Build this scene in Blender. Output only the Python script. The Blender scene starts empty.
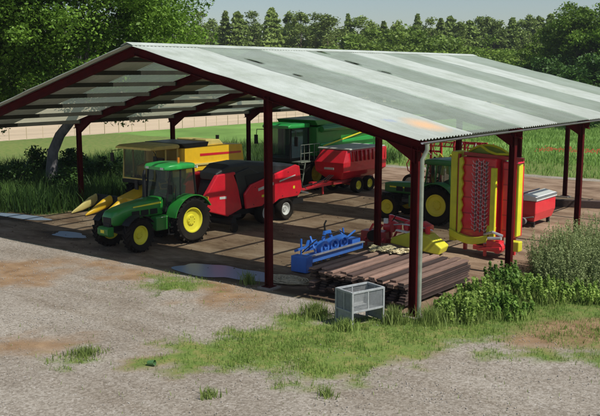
import bpy, bmesh, math, random
import numpy as np
from mathutils import Vector, Matrix, Euler, noise as mnoise
random.seed(7); rng = np.random.default_rng(7)
PI = math.pi; R = math.radians
sc = bpy.context.scene; COL = sc.collection

# ------------------------------------------------------------------ materials
def new_mat(name):
    m = bpy.data.materials.new(name); m.use_nodes = True
    nt = m.node_tree; nt.nodes.clear()
    return m, nt, nt.nodes, nt.links
def N(nd, t, **kw):
    n = nd.new(t)
    for k, v in kw.items():
        if k in ('operation', 'blend_type', 'data_type', 'attribute_name', 'noise_dimensions', 'wave_type', 'bands_direction'): setattr(n, k, v)
        else: n.inputs[k].default_value = v
    return n
def mat(name, col, rough=.6, metal=0., var=.12, scale=3., bump=0., bscale=40., dust=0., dustcol=(.15, .11, .075), coat=0., streak=None, spec=.5):
    m, nt, nd, L = new_mat(name)
    o = nd.new('ShaderNodeOutputMaterial'); p = nd.new('ShaderNodeBsdfPrincipled')
    L.new(p.outputs[0], o.inputs[0])
    tc = nd.new('ShaderNodeTexCoord'); src = tc.outputs['Object']
    if streak:
        mp = nd.new('ShaderNodeMapping'); mp.inputs['Scale'].default_value = streak; L.new(src, mp.inputs[0]); src = mp.outputs[0]
    n1 = N(nd, 'ShaderNodeTexNoise', Scale=scale, Detail=6., Roughness=.65); L.new(src, n1.inputs['Vector'])
    mr = N(nd, 'ShaderNodeMapRange'); mr.inputs['From Min'].default_value = .3; mr.inputs['From Max'].default_value = .7
    mr.inputs['To Min'].default_value = 1 - var; mr.inputs['To Max'].default_value = 1 + var
    L.new(n1.outputs[0], mr.inputs[0]); fac = mr.outputs[0]
    if 'boards' in name:
        oi = nd.new('ShaderNodeObjectInfo'); orr = N(nd, 'ShaderNodeMapRange'); orr.inputs['To Min'].default_value = .55; orr.inputs['To Max'].default_value = 1.35; L.new(oi.outputs['Random'], orr.inputs[0])
        mu = N(nd, 'ShaderNodeMath', operation='MULTIPLY'); L.new(fac, mu.inputs[0]); L.new(orr.outputs[0], mu.inputs[1]); fac = mu.outputs[0]
    vm = N(nd, 'ShaderNodeVectorMath', operation='SCALE'); vm.inputs[0].default_value = col[:3]; L.new(fac, vm.inputs['Scale'])
    out = vm.outputs[0]; rsock = None
    if dust > 0:
        n2 = N(nd, 'ShaderNodeTexNoise', Scale=scale * 1.7 + .5, Detail=8., Roughness=.7); L.new(tc.outputs['Object'], n2.inputs['Vector'])
        m2 = N(nd, 'ShaderNodeMapRange'); m2.inputs['From Min'].default_value = .42; m2.inputs['From Max'].default_value = .75
        m2.inputs['To Max'].default_value = dust; L.new(n2.outputs[0], m2.inputs[0])
        mx = N(nd, 'ShaderNodeMix', data_type='RGBA'); mx.inputs['B'].default_value = (*dustcol, 1)
        L.new(m2.outputs[0], mx.inputs['Factor']); L.new(out, mx.inputs['A']); out = mx.outputs['Result']
        gz = nd.new('ShaderNodeNewGeometry'); sz = nd.new('ShaderNodeSeparateXYZ'); L.new(gz.outputs['Position'], sz.inputs[0])
        mz = N(nd, 'ShaderNodeMapRange'); mz.inputs['From Min'].default_value = 1.5; mz.inputs['From Max'].default_value = .2; mz.inputs['To Min'].default_value = .02; mz.inputs['To Max'].default_value = .17; L.new(sz.outputs[2], mz.inputs[0])
        mm = N(nd, 'ShaderNodeMath', operation='MULTIPLY_ADD'); mm.inputs[1].default_value = dust; L.new(mz.outputs[0], mm.inputs[2]); L.new(n2.outputs[0], mm.inputs[0]); L.new(mm.outputs[0], m2.inputs[0])
        m2.inputs['From Min'].default_value = .42 * dust; m2.inputs['From Max'].default_value = .42 * dust + .36; m2.inputs['To Max'].default_value = min(.75, dust * 2.2)
        m3 = N(nd, 'ShaderNodeMapRange'); m3.inputs['To Min'].default_value = rough; m3.inputs['To Max'].default_value = .9; L.new(m2.outputs[0], m3.inputs[0])
        rsock = m3.outputs[0]
    L.new(out, p.inputs['Base Color'])
    p.inputs['Roughness'].default_value = rough; p.inputs['Metallic'].default_value = metal; p.inputs['Coat Weight'].default_value = coat
    p.inputs['Specular IOR Level'].default_value = spec
    if rsock: L.new(rsock, p.inputs['Roughness'])
    if bump > 0:
        n3 = N(nd, 'ShaderNodeTexNoise', Scale=bscale, Detail=4.); L.new(src, n3.inputs['Vector'])
        b = N(nd, 'ShaderNodeBump', Strength=bump, Distance=.02); L.new(n3.outputs[0], b.inputs['Height']); L.new(b.outputs[0], p.inputs['Normal'])
    return m
def leaf_mat(name, c1, c2, trans=.3, rough=.55, nscale=.35):
    m, nt, nd, L = new_mat(name)
    o = nd.new('ShaderNodeOutputMaterial'); p = nd.new('ShaderNodeBsdfPrincipled'); t = nd.new('ShaderNodeBsdfTranslucent'); ms = nd.new('ShaderNodeMixShader')
    g = nd.new('ShaderNodeNewGeometry'); tc = nd.new('ShaderNodeTexCoord')
    oi = nd.new('ShaderNodeObjectInfo')
    n1 = N(nd, 'ShaderNodeTexNoise', Scale=nscale, Detail=3.); L.new(tc.outputs['Object'], n1.inputs['Vector'])
    a = N(nd, 'ShaderNodeMath', operation='MULTIPLY_ADD'); a.inputs[1].default_value = .55; L.new(g.outputs['Random Per Island'], a.inputs[0])
    s = N(nd, 'ShaderNodeMapRange'); s.inputs['From Min'].default_value = .35; s.inputs['From Max'].default_value = .65; s.inputs['To Max'].default_value = .45; L.new(n1.outputs[0], s.inputs[0])
    L.new(s.outputs[0], a.inputs[2])
    mx = N(nd, 'ShaderNodeMix', data_type='RGBA'); mx.inputs['A'].default_value = (*c1, 1); mx.inputs['B'].default_value = (*c2, 1); L.new(a.outputs[0], mx.inputs['Factor'])
    hv = nd.new('ShaderNodeHueSaturation'); L.new(mx.outputs['Result'], hv.inputs['Color'])
    vr = N(nd, 'ShaderNodeMapRange'); vr.inputs['To Min'].default_value = .75; vr.inputs['To Max'].default_value = 1.2; L.new(oi.outputs['Random'], vr.inputs[0]); L.new(vr.outputs[0], hv.inputs['Value'])
    L.new(hv.outputs[0], p.inputs['Base Color']); L.new(hv.outputs[0], t.inputs['Color'])
    p.inputs['Roughness'].default_value = rough; p.inputs['Specular IOR Level'].default_value = .25
    ms.inputs[0].default_value = trans; L.new(p.outputs[0], ms.inputs[1]); L.new(t.outputs[0], ms.inputs[2]); L.new(ms.outputs[0], o.inputs[0])
    return m
def glass_mat(name, col=(.04, .055, .05), fac=.55):
    m, nt, nd, L = new_mat(name)
    o = nd.new('ShaderNodeOutputMaterial'); p = nd.new('ShaderNodeBsdfPrincipled'); t = nd.new('ShaderNodeBsdfTransparent'); ms = nd.new('ShaderNodeMixShader')
    p.inputs['Base Color'].default_value = (*col, 1); p.inputs['Roughness'].default_value = .06; p.inputs['Specular IOR Level'].default_value = .8
    t.inputs[0].default_value = (.93, .97, .95, 1); ms.inputs[0].default_value = fac * .5
    L.new(t.outputs[0], ms.inputs[1]); L.new(p.outputs[0], ms.inputs[2]); L.new(ms.outputs[0], o.inputs[0])
    return m

M = dict(
    frame=mat('red_oxide_steel', (.062, .0012, .0025), .8, var=.35, scale=3, dust=.25, dustcol=(.035, .012, .006), spec=.12),
    purlin=mat('dark_timber_purlin', (.030, .028, .018), .9, var=.3, scale=2),
    galv=mat('galvanised_steel', (.30, .33, .27), .5, .3, var=.2, scale=5),
    cage=mat('weathered_grey_metal', (.34, .37, .38), .55, .2, var=.25, scale=9, dust=.35, dustcol=(.2, .19, .17)),
    jgreen=mat('green_paint', (.016, .23, .028), .32, var=.12, dust=.22, coat=.4),
    jgreen2=mat('old_green_paint', (.018, .19, .035), .42, var=.2, dust=.3, coat=.2),
    roofgreen=mat('cab_roof_green', (.03, .40, .08), .3, var=.1, coat=.4),
    jyel=mat('yellow_rim_paint', (.88, .78, .04), .4, var=.1, dust=.18),
    nyel=mat('orange_yellow_paint', (.95, .56, .018), .38, var=.08, dust=.12, coat=.2),
    ntan=mat('tan_cab_roof', (.80, .60, .16), .5, var=.12, dust=.3),
    pale=mat('pale_yellow_plastic', (.68, .55, .18), .5, var=.1, dust=.15),
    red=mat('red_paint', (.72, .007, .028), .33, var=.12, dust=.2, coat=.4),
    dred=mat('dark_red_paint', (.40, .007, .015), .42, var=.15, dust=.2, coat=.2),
    cyel=mat('lime_yellow_paint', (.66, .64, .02), .42, var=.12, dust=.22, coat=.1),
    blue=mat('blue_paint', (.02, .17, .66), .38, var=.15, dust=.2, coat=.3),
    black=mat('black_plastic', (.009, .009, .011), .5, var=.3, dust=.2, dustcol=(.06, .05, .04), spec=.3),
    hood=mat('charcoal_cover', (.010, .012, .017), .38, var=.3, dust=.25, dustcol=(.12, .11, .1)),
    tyre=mat('tyre_rubber', (.008, .0075, .0075), .9, var=.3, dust=.4, dustcol=(.045, .032, .022), scale=4, spec=.2),
    grey=mat('grey_iron', (.16, .16, .165), .5, .3, var=.3, dust=.3),
    silver=mat('bare_steel', (.55, .54, .56), .35, .6, var=.2),
    pink=mat('worn_mauve_steel', (.60, .36, .42), .45, .3, var=.4),
    concrete=mat('old_concrete', (.22, .19, .16), .95, var=.3, scale=8, bump=.4),
    white=mat('white_paint', (.72, .72, .70), .5, var=.08, dust=.15),
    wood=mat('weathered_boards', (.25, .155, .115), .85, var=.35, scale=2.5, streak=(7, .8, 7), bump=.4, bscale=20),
    wooddk=mat('dark_boards', (.055, .033, .026), .9, var=.4, scale=2.5, streak=(7, .8, 7), bump=.4, bscale=20),
    straw=mat('loose_straw', (.66, .58, .36), .95, var=.3, scale=12, bump=.6),
    bark=mat('grey_bark', (.12, .115, .115), .9, var=.5, scale=2.2, streak=(2, 2, .7), bump=.8, bscale=14),
    barkfar=mat('brown_bark', (.10, .075, .055), .95, var=.3, scale=2),
    lamp=mat('lamp_lens', (.75, .75, .72), .15, var=.05),
    amber=mat('amber_lens', (.8, .25, .02), .2, var=.05),
    seat=mat('seat_fabric', (.03, .03, .03), .8, var=.2),
    glass=glass_mat('cab_glass'),
    bglass=glass_mat('bluish_cab_glass', (.05, .075, .09), .72),
    net=mat('pale_load_cover', (.62, .62, .58), .7, var=.15, scale=6, dust=.25),
    bluegrey=mat('blue_grey_lid', (.13, .145, .19), .45, var=.2, dust=.2),
    twine=mat('grey_brown_rope', (.46, .38, .25), .95, var=.4, scale=14, bump=.6),
)
LF = dict(
    big=leaf_mat('broad_leaf', (.034, .09, .008), (.18, .31, .035), .34, nscale=.4),
    right=leaf_mat('bright_broad_leaf', (.05, .12, .010), (.19, .30, .03), .35, nscale=.3),
    far1=leaf_mat('conifer_needle', (.12, .19, .04), (.26, .34, .085), .3, nscale=.2),
    far2=leaf_mat('far_broad_leaf', (.08, .15, .02), (.22, .32, .05), .3, nscale=.25),
    bush=leaf_mat('dark_bush_leaf', (.02, .06, .012), (.08, .16, .025), .25, nscale=.8),
    bush2=leaf_mat('dark_weed_leaf', (.06, .15, .025), (.24, .38, .07), .4, nscale=1.2),
    nettle=leaf_mat('nettle_leaf', (.12, .23, .035), (.38, .50, .12), .42, nscale=1.2),
    feather=leaf_mat('grey_green_stem', (.15, .21, .07), (.38, .44, .20), .4, nscale=1.0),
    tuft=leaf_mat('tuft_blade', (.14, .22, .05), (.34, .42, .12), .4, nscale=2.),
    grass=leaf_mat('grass_blade', (.11, .19, .035), (.28, .38, .09), .35, nscale=.8),
    tall=leaf_mat('tall_grass_blade', (.025, .065, .015), (.09, .16, .03), .3, nscale=.25),
    field=leaf_mat('meadow_grass_blade', (.13, .25, .045), (.26, .40, .09), .3, nscale=.15),
)

# ------------------------------------------------------------------ mesh helpers
class B:
    def __init__(s): s.v = []; s.f = []
    def add(s, vs, fs):
        o = len(s.v); s.v += [tuple(v) for v in vs]; s.f += [tuple(i + o for i in f) for f in fs]; return s
    def box(s, c, d, rot=None):
        x, y, z = d[0] / 2, d[1] / 2, d[2] / 2
        vs = [Vector((a * x, b * y, e * z)) for a in (-1, 1) for b in (-1, 1) for e in (-1, 1)]
        if rot is not None:
            m = rot if isinstance(rot, Matrix) else Euler(rot).to_matrix()
            vs = [m @ v for v in vs]
        c = Vector(c); vs = [v + c for v in vs]
        return s.add(vs, [(0, 1, 3, 2), (4, 6, 7, 5), (0, 4, 5, 1), (2, 3, 7, 6), (0, 2, 6, 4), (1, 5, 7, 3)])
    def bar(s, p0, p1, w, h, up=(0, 0, 1)):
        p0, p1 = Vector(p0), Vector(p1); d = (p1 - p0); l = d.length; d.normalize(); u = Vector(up)
        if abs(d.dot(u)) > .99: u = Vector((1, 0, 0))
        sx = d.cross(u).normalized(); uu = sx.cross(d)
        return s.box((p0 + p1) / 2, (w, l, h), Matrix((sx, d, uu)).transposed())
    def ring(s, c, ax, r, n, ph=0):
        ax = Vector(ax).normalized(); t = Vector((0, 0, 1)) if abs(ax.z) < .9 else Vector((1, 0, 0))
        a = ax.cross(t).normalized(); b = ax.cross(a); c = Vector(c)
        return [c + a * (r * math.cos(2 * PI * i / n + ph)) + b * (r * math.sin(2 * PI * i / n + ph)) for i in range(n)]
    def tube(s, pts, r, n=8, caps=True):
        pts = [Vector(p) for p in pts]; rs = r if isinstance(r, (list, tuple)) else [r] * len(pts)
        rings = []; a = None
        for i, p in enumerate(pts):
            d = (pts[min(i + 1, len(pts) - 1)] - pts[max(i - 1, 0)])
            d = d.normalized() if d.length > 1e-9 else Vector((0, 0, 1))
            if a is None: a = d.cross(Vector((0, 0, 1)) if abs(d.z) < .9 else Vector((1, 0, 0))).normalized()
            else: a = (a - d * a.dot(d)).normalized()
            b = d.cross(a); rings.append([p + a * (rs[i] * math.cos(2 * PI * k / n)) + b * (rs[i] * math.sin(2 * PI * k / n)) for k in range(n)])
        return s.skin(rings, caps)
    def skin(s, rings, caps=True, closed=True):
        n = len(rings[0]); vs = [v for r in rings for v in r]; fs = []
        for k in range(len(rings) - 1):
            for i in range(n if closed else n - 1):
                j = (i + 1) % n; fs.append((k * n + i, k * n + j, (k + 1) * n + j, (k + 1) * n + i))
        if caps: fs.append(tuple(range(n))[::-1]); fs.append(tuple((len(rings) - 1) * n + i for i in range(n)))
        return s.add(vs, fs)
    def cyl(s, p0, p1, r, n=16): return s.tube([p0, p1], r, n)
    def prism(s, poly, d0, d1, plane='xz'):
        mk = {'xz': lambda p, d: (p[0], d, p[1]), 'yz': lambda p, d: (d, p[0], p[1]), 'xy': lambda p, d: (p[0], p[1], d)}[plane]
        return s.skin([[Vector(mk(p, d0)) for p in poly], [Vector(mk(p, d1)) for p in poly]])
    def lathe(s, prof, n=32, c=(0, 0, 0), closed=False):      # prof: (y, r) about the y axis
        rings = []
        for y, r in prof: rings.append([Vector((c[0] + r * math.cos(2 * PI * i / n), c[1] + y, c[2] + r * math.sin(2 * PI * i / n))) for i in range(n)])
        if closed: rings.append(rings[0])
        return s.skin(rings, caps=False)
    def loft(s, secs, n=20, e=4.):       # secs: (x, yc, z0, z1, w)  superellipse sections along x
        rings = []
        for x, yc, z0, z1, w in secs:
            r = []
            for i in range(n):
                a = 2 * PI * (i + .5) / n; c_, s_ = math.cos(a), math.sin(a)
                r.append(Vector((x, yc + w / 2 * math.copysign(abs(c_) ** (2 / e), c_), (z0 + z1) / 2 + (z1 - z0) / 2 * math.copysign(abs(s_) ** (2 / e), s_))))
            rings.append(r)
        return s.skin(rings)
    def mesh(s, name, smooth=False):
        m = bpy.data.meshes.new(name); m.from_pydata(s.v, [], s.f); m.validate()
        bm = bmesh.new(); bm.from_mesh(m); bmesh.ops.recalc_face_normals(bm, faces=bm.faces); bm.to_mesh(m); bm.free()
        if smooth:
            m.shade_smooth(); m.set_sharp_from_angle(angle=R(smooth if smooth is not True else 35))
        return m
    def build(s, name, mt, parent=None, loc=(0, 0, 0), rot=(0, 0, 0), bevel=0., smooth=False, label=None):
        m = s.mesh(name, smooth); m.materials.append(M[mt] if isinstance(mt, str) else mt)
        return put(name, m, parent, loc, rot, bevel, label)
def put(name, m, parent=None, loc=(0, 0, 0), rot=(0, 0, 0), bevel=0., label=None):
    o = bpy.data.objects.new(name, m); COL.objects.link(o); o.parent = parent; o.location = loc; o.rotation_euler = rot
    if bevel:
        b = o.modifiers.new('bevel', 'BEVEL'); b.width = bevel; b.segments = 2; b.limit_method = 'ANGLE'; b.angle_limit = R(40)
    if label: o['label'] = label
    return o
def tag(o, label, cat, group=None, kind=None):
    o['label'] = label; o['category'] = cat
    if group: o['group'] = group
    if kind: o['kind'] = kind
    return o
def thing(name, label, cat, loc=(0, 0, 0), rz=0., group=None):
    o = bpy.data.objects.new(name, None); COL.objects.link(o); o.location = loc; o.rotation_euler = (0, 0, rz); o.empty_display_size = .3
    return tag(o, label, cat, group)
def copy_tree(o, parent=None):
    c = o.copy(); COL.objects.link(c); c.parent = parent
    for ch in list(o.children): copy_tree(ch, c)
    return c
def nmesh(name, V, F, mats, smooth=False, mi=None):
    m = bpy.data.meshes.new(name); V = np.asarray(V, np.float32); F = np.asarray(F, np.int32); k = F.shape[1]
    m.vertices.add(len(V)); m.vertices.foreach_set('co', V.ravel())
    m.loops.add(F.size); m.loops.foreach_set('vertex_index', F.ravel())
    m.polygons.add(len(F)); m.polygons.foreach_set('loop_start', np.arange(0, F.size, k, dtype=np.int32))
    m.polygons.foreach_set('loop_total', np.full(len(F), k, np.int32))
    m.update(calc_edges=True); m.validate()
    for t in mats: m.materials.append(t)
    if mi is not None: m.polygons.foreach_set('material_index', np.asarray(mi, np.int32))
    if smooth: m.shade_smooth()
    return m

# ------------------------------------------------------------------ camera
CX, CY, CH, YAW, PITCH, FPX = 11.005, -19.027, 6.4, .6604, .1586, 851.4
cam = bpy.data.cameras.new('camera'); co = bpy.data.objects.new('camera', cam); COL.objects.link(co)
co.location = (CX, CY, CH); co.rotation_euler = (PI / 2 - PITCH, 0, YAW); cam.lens = FPX / 600 * 36; cam.clip_end = 3000; cam.clip_start = .1
sc.camera = co
def bearing(px, D):     # ground point seen in direction px at distance D
    a = YAW - math.atan((px - 300) / FPX); return (CX - D * math.sin(a), CY + D * math.cos(a))

# ------------------------------------------------------------------ noise (value noise in numpy) for terrain masks
_t = rng.random((256, 256))
def vn(x, y):
    xi, yi = np.floor(x).astype(int), np.floor(y).astype(int); fx, fy = x - xi, y - yi
    fx = fx * fx * (3 - 2 * fx); fy = fy * fy * (3 - 2 * fy)
    g = lambda a, b: _t[a % 256, b % 256]
    return (g(xi, yi) * (1 - fx) + g(xi + 1, yi) * fx) * (1 - fy) + (g(xi, yi + 1) * (1 - fx) + g(xi + 1, yi + 1) * fx) * fy
def fbm(x, y, o=4): return sum(vn(x * 2 ** k + 17 * k, y * 2 ** k + 31 * k) / 2 ** k for k in range(o)) / sum(1 / 2 ** k for k in range(o))
def sdpoly(x, y, P):    # signed distance, positive inside
    d = np.full(x.shape, 1e9); ins = np.zeros(x.shape, bool); n = len(P)
    for i in range(n):
        ax, ay = P[i]; bx, by = P[(i + 1) % n]; ex, ey = bx - ax, by - ay
        t = np.clip(((x - ax) * ex + (y - ay) * ey) / (ex * ex + ey * ey + 1e-12), 0, 1)
        d = np.minimum(d, np.hypot(x - ax - t * ex, y - ay - t * ey))
        c = ((ay > y) != (by > y)) & (x < (bx - ax) * (y - ay) / (by - ay + 1e-12) + ax); ins ^= c
    return np.where(ins, d, -d)
def sm(a, b, x):
    t = np.clip((x - a) / (b - a), 0, 1); return t * t * (3 - 2 * t)
GRASS = [[(-2.8, -7.3), (-3.3, -6.2), (-3.2, -4.8), (-2.9, -3.2), (-2.4, -1.8), (-1.4, -1.2), (-0.3, -0.3), (0.3, .3), (0.6, 2.9), (0.8, 5.0), (2.1, 4.9), (2.9, 6.1), (4.2, 5.4), (4.9, 3.2), (4.0, 2.9), (2.8, 2.0), (2.5, 0.5), (2.5, -1.1), (1.9, -2.0), (1.8, -3.6), (1.7, -4.6), (0.8, -5.6), (-0.0, -5.5), (-1.3, -5.5), (-1.7, -6.3), (-2.2, -7.0)],
         [(1.6, -2.0), (3.8, -0.7), (5.6, 0.9), (5.9, -0.4), (5.2, -0.7), (4.0, -1.3), (2.6, -1.9)],
         [(-8.3, -2.1), (-8.8, -1.2), (-7.7, -0.6), (-6.4, -1.4), (-7.1, -2.4)], [(-4.9, -7.7), (-4.9, -7.0), (-4.2, -6.8), (-3.7, -7.4), (-4.1, -7.9)]]
BROWN = [[(2.7, -0.1), (2.6, 1.6), (3.8, 3.5), (4.8, 3.6), (5.6, 0.9), (4.8, 0.5), (3.7, -0.5), (3.0, -0.6)],
         [(-6.8, -1.4), (-7.0, -0.3), (-4.8, -0.5), (-4.0, -1.4), (-4.9, -2.4), (-5.9, -2.4)],
         [(-7.6, -7.9), (-6.2, -7.1), (-5.2, -6.7), (-4.7, -7.3), (-5.5, -7.9), (-6.6, -8.5)],
         [(-15.0, -3.3), (-13.9, -1.7), (-11.9, -2.4), (-10.7, -4.0), (-11.6, -5.4)],
         [(-0.1, -4.8), (-0.1, -3.5), (0.6, -2.5), (1.7, -1.6), (1.7, -3.4), (1.1, -4.5)],
         [(-13.8, -0.9), (-9.1, -0.6), (-8.1, -1.9), (-10.3, -2.0)], [(-3.0, -7.4), (-3.4, -6.2), (-2.6, -5.6), (-2.2, -6.7)]]
YARD = [(-60, -1.5), (-30, 1.2), (-24.2, 2.8), (-21.9, 3.9), (-20.9, 6.2), (-21.8, 9), (-22, 24), (-25, 31), (8, 33), (34, 40), (34, 32), (6, 25), (.6, 22), (.5, 5), (.7, 2), (1, .2), (6, .3), (20, 6), (40, 2), (40, -45), (-60, -45)]
FLOOR = [(-23.5, -.35), (.5, -.2), (.6, 24), (8, 26), (34, 33), (34, 39), (8, 32), (-24, 30), (-22.5, 8), (-23.5, 4)]
def masks(x, y):
    w = (fbm(x * 1.3, y * 1.3) - .5); w2 = (fbm(x * 4 + 9, y * 4) - .5); w3 = fbm(x * 2.6 + 3, y * 2.6 + 7) - .5
    yard = sm(-.25, .35, sdpoly(x, y, YARD) + w * 1.2 + w2 * .5)
    floor = sm(-.12, .12, sdpoly(x, y, FLOOR) + w2 * .12)
    g = np.zeros_like(x); b = np.zeros_like(x)
    for P in GRASS: g = np.maximum(g, sm(-.35, .45, sdpoly(x, y, P) + w * 1.6 + w2 * .8 + w3 * 1.3))
    for P in BROWN: b = np.maximum(b, sm(-.7, .7, sdpoly(x, y, P) + w * 2. + w3 * .8 + w2 * .5))
    return yard, floor, g, b

# ------------------------------------------------------------------ ground
def ground_mat():
    m, nt, nd, L = new_mat('ground_surface')
    o = nd.new('ShaderNodeOutputMaterial'); p = nd.new('ShaderNodeBsdfPrincipled'); L.new(p.outputs[0], o.inputs[0])
    tc = nd.new('ShaderNodeTexCoord'); pos = tc.outputs['Object']
    def noise(s, d=6., r=.6, src=pos): n = N(nd, 'ShaderNodeTexNoise', Scale=s, Detail=d, Roughness=r); L.new(src, n.inputs['Vector']); return n.outputs[0]
    def ramp(f, stops):
        r = nd.new('ShaderNodeValToRGB'); L.new(f, r.inputs[0]); e = r.color_ramp.elements
        while len(e) < len(stops): e.new(.5)
        for i, (q, c) in enumerate(stops): e[i].position = q; e[i].color = (*c, 1)
        return r.outputs[0]
    def mix(f, a, b, bt='MIX'):
        x = N(nd, 'ShaderNodeMix', data_type='RGBA'); x.blend_type = bt
        if isinstance(f, float): x.inputs['Factor'].default_value = f
        else: L.new(f, x.inputs['Factor'])
        L.new(a, x.inputs['A']); L.new(b, x.inputs['B']); return x.outputs['Result']
    def att(n): a = nd.new('ShaderNodeAttribute'); a.attribute_name = n; return a.outputs['Fac']
    # gravel: fine stones + large tone drift + tyre-worn streaks
    vo = N(nd, 'ShaderNodeTexVoronoi', Scale=22.); L.new(pos, vo.inputs['Vector'])
    stones = ramp(vo.outputs['Color'], [(.0, (.175, .152, .12)), (.45, (.275, .248, .205)), (1., (.40, .372, .325))])
    drift = ramp(noise(.35, 5.), [(.3, (.80, .76, .72)), (.55, (1, .985, .965)), (.75, (1.1, 1.09, 1.07))])
    fine = ramp(noise(75., 3.), [(.3, (.78, .77, .76)), (.7, (1.15, 1.15, 1.14))])
    gravel = mix(1., mix(1., stones, drift, 'MULTIPLY'), fine, 'MULTIPLY')
    vo3 = N(nd, 'ShaderNodeTexVoronoi', Scale=7.); L.new(pos, vo3.inputs['Vector'])
    peb = ramp(vo3.outputs['Distance'], [(.08, (1., 1., 1.)), (.16, (0, 0, 0))])
    light = N(nd, 'ShaderNodeRGB'); light.outputs[0].default_value = (.62, .60, .56, 1)
    pm = N(nd, 'ShaderNodeMath', operation='MULTIPLY'); pm.inputs[1].default_value = .45; L.new(peb, pm.inputs[0])
    gravel = mix(pm.outputs[0], gravel, light.outputs[0])
    mr_ = nd.new('ShaderNodeMapping'); mr_.inputs['Scale'].default_value = (.10, .9, 1); mr_.inputs['Rotation'].default_value = (0, 0, .55); L.new(pos, mr_.inputs[0])
    gravel = mix(1., gravel, ramp(noise(1.1, 5., .6, mr_.outputs[0]), [(.35, (.84, .81, .77)), (.52, (1, 1, 1)), (.7, (1.06, 1.06, 1.06))]), 'MULTIPLY')
    # dirt
    mp = nd.new('ShaderNodeMapping'); mp.inputs['Scale'].default_value = (.55, 1.15, 1); mp.inputs['Rotation'].default_value = (0, 0, .2); L.new(pos, mp.inputs[0])
    fl = ramp(noise(.8, 9., .72, mp.outputs[0]), [(.28, (.08, .045, .028)), (.42, (.17, .11, .068)), (.55, (.27, .19, .125)), (.72, (.38, .29, .21))])
    floor = mix(1., fl, fine, 'MULTIPLY')
    brown = mix(1., ramp(noise(1.8, 7.), [(.3, (.17, .10, .048)), (.7, (.33, .225, .13))]), fine, 'MULTIPLY')
    # grass turf
    turf = ramp(noise(2.2, 8., .7), [(.25, (.08, .10, .03)), (.45, (.12, .185, .042)), (.6, (.19, .20, .065)), (.8, (.25, .235, .11))])
    far = ramp(noise(.06, 5., .6), [(.3, (.8, .85, .8)), (.7, (1.15, 1.1, 1.0))])
    turf = mix(1., turf, far, 'MULTIPLY')
    c = mix(att('yard'), turf, gravel)
    c = mix(att('floor'), c, floor)
    c = mix(att('brown'), c, brown)
    c = mix(att('turf'), c, turf)
    wc = N(nd, 'ShaderNodeRGB'); wc.outputs[0].default_value = (.055, .035, .022, 1); c = mix(att('wet_dark'), c, wc.outputs[0])
    L.new(c, p.inputs['Base Color']); p.inputs['Roughness'].default_value = .95; p.inputs['Specular IOR Level'].default_value = .2
    bs = N(nd, 'ShaderNodeBump', Strength=.55, Distance=.03); L.new(noise(26., 5., .7), bs.inputs['Height']); L.new(bs.outputs[0], p.inputs['Normal'])
    return m
GM = ground_mat()
def grid_ground(name, x0, x1, y0, y1, step, z, relief):
    xs = np.arange(x0, x1 + 1e-6, step); ys = np.arange(y0, y1 + 1e-6, step); X, Y = np.meshgrid(xs, ys); nx, ny = len(xs), len(ys)
    x, y = X.ravel(), Y.ravel(); yard, floor, g, b = masks(x, y)
    Z = z + relief * ((fbm(x * .8, y * .8) - .5) * .05 + (fbm(x * 4, y * 4) - .5) * .02) * (1 - .6 * floor)
    edge = np.minimum(np.minimum(x - x0, x1 - x), np.minimum(y - y0, y1 - y)); Z = Z - .03 * (1 - sm(0, 1, edge))
    V = np.stack([x, y, Z], 1); i = np.arange(nx * ny).reshape(ny, nx)
    F = np.stack([i[:-1, :-1], i[:-1, 1:], i[1:, 1:], i[1:, :-1]], -1).reshape(-1, 4)
    m = nmesh(name, V, F, [GM], True)
    wet_dark = np.zeros_like(x); wn = (fbm(x * 2.5, y * 2.5) - .5)
    for px_, py_, rx_, ry_ in ((-7.35, .66, 2.5, 1.35), (-22.3, 2.9, 2.8, 1.1), (-16.6, 1.6, 1.6, .85), (-3.5, .1, 1.8, .6)):  # three puddle margins; last ellipse just darkens the floor before the board stack
        wet_dark = np.maximum(wet_dark, sm(1.15, .6, np.hypot((x - px_) / rx_, (y - py_) / ry_) + wn * .9))
    for n, a in (('wet_dark', wet_dark * .8 * floor), ('yard', yard * (1 - floor)), ('floor', floor * yard), ('brown', b), ('turf', g)):
        at = m.attributes.new(n, 'FLOAT', 'POINT'); at.data.foreach_set('value', a.astype(np.float32))
    o = put(name, m); o['kind'] = 'structure'; return o
grid_ground('yard_ground', -60, 34, -34, 40, .2, 0., 1.)
def flat(name, pts, z, mt):
    b = B(); b.add([(x, y, z) for x, y in pts], [tuple(range(len(pts)))]); o = b.build(name, mt); o['kind'] = 'structure'; return o
meadow_m = mat('meadow_turf', (.15, .26, .06), .95, var=.3, scale=.12, bump=.5, bscale=3, spec=.1)
stub_m = mat('stubble', (.50, .40, .27), .95, var=.18, scale=.25, streak=(1, .15, 1), bump=.5, bscale=4, spec=.1)
flat('meadow', [(-480, -120), (260, -120), (260, 520), (-480, 520)], -.04, meadow_m)
flat('stubble_field', [(-230, -200), (-60.5, -60), (-60, 150), (-60, 215), (-200, 260), (-330, 120)], -.034, stub_m)

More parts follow.
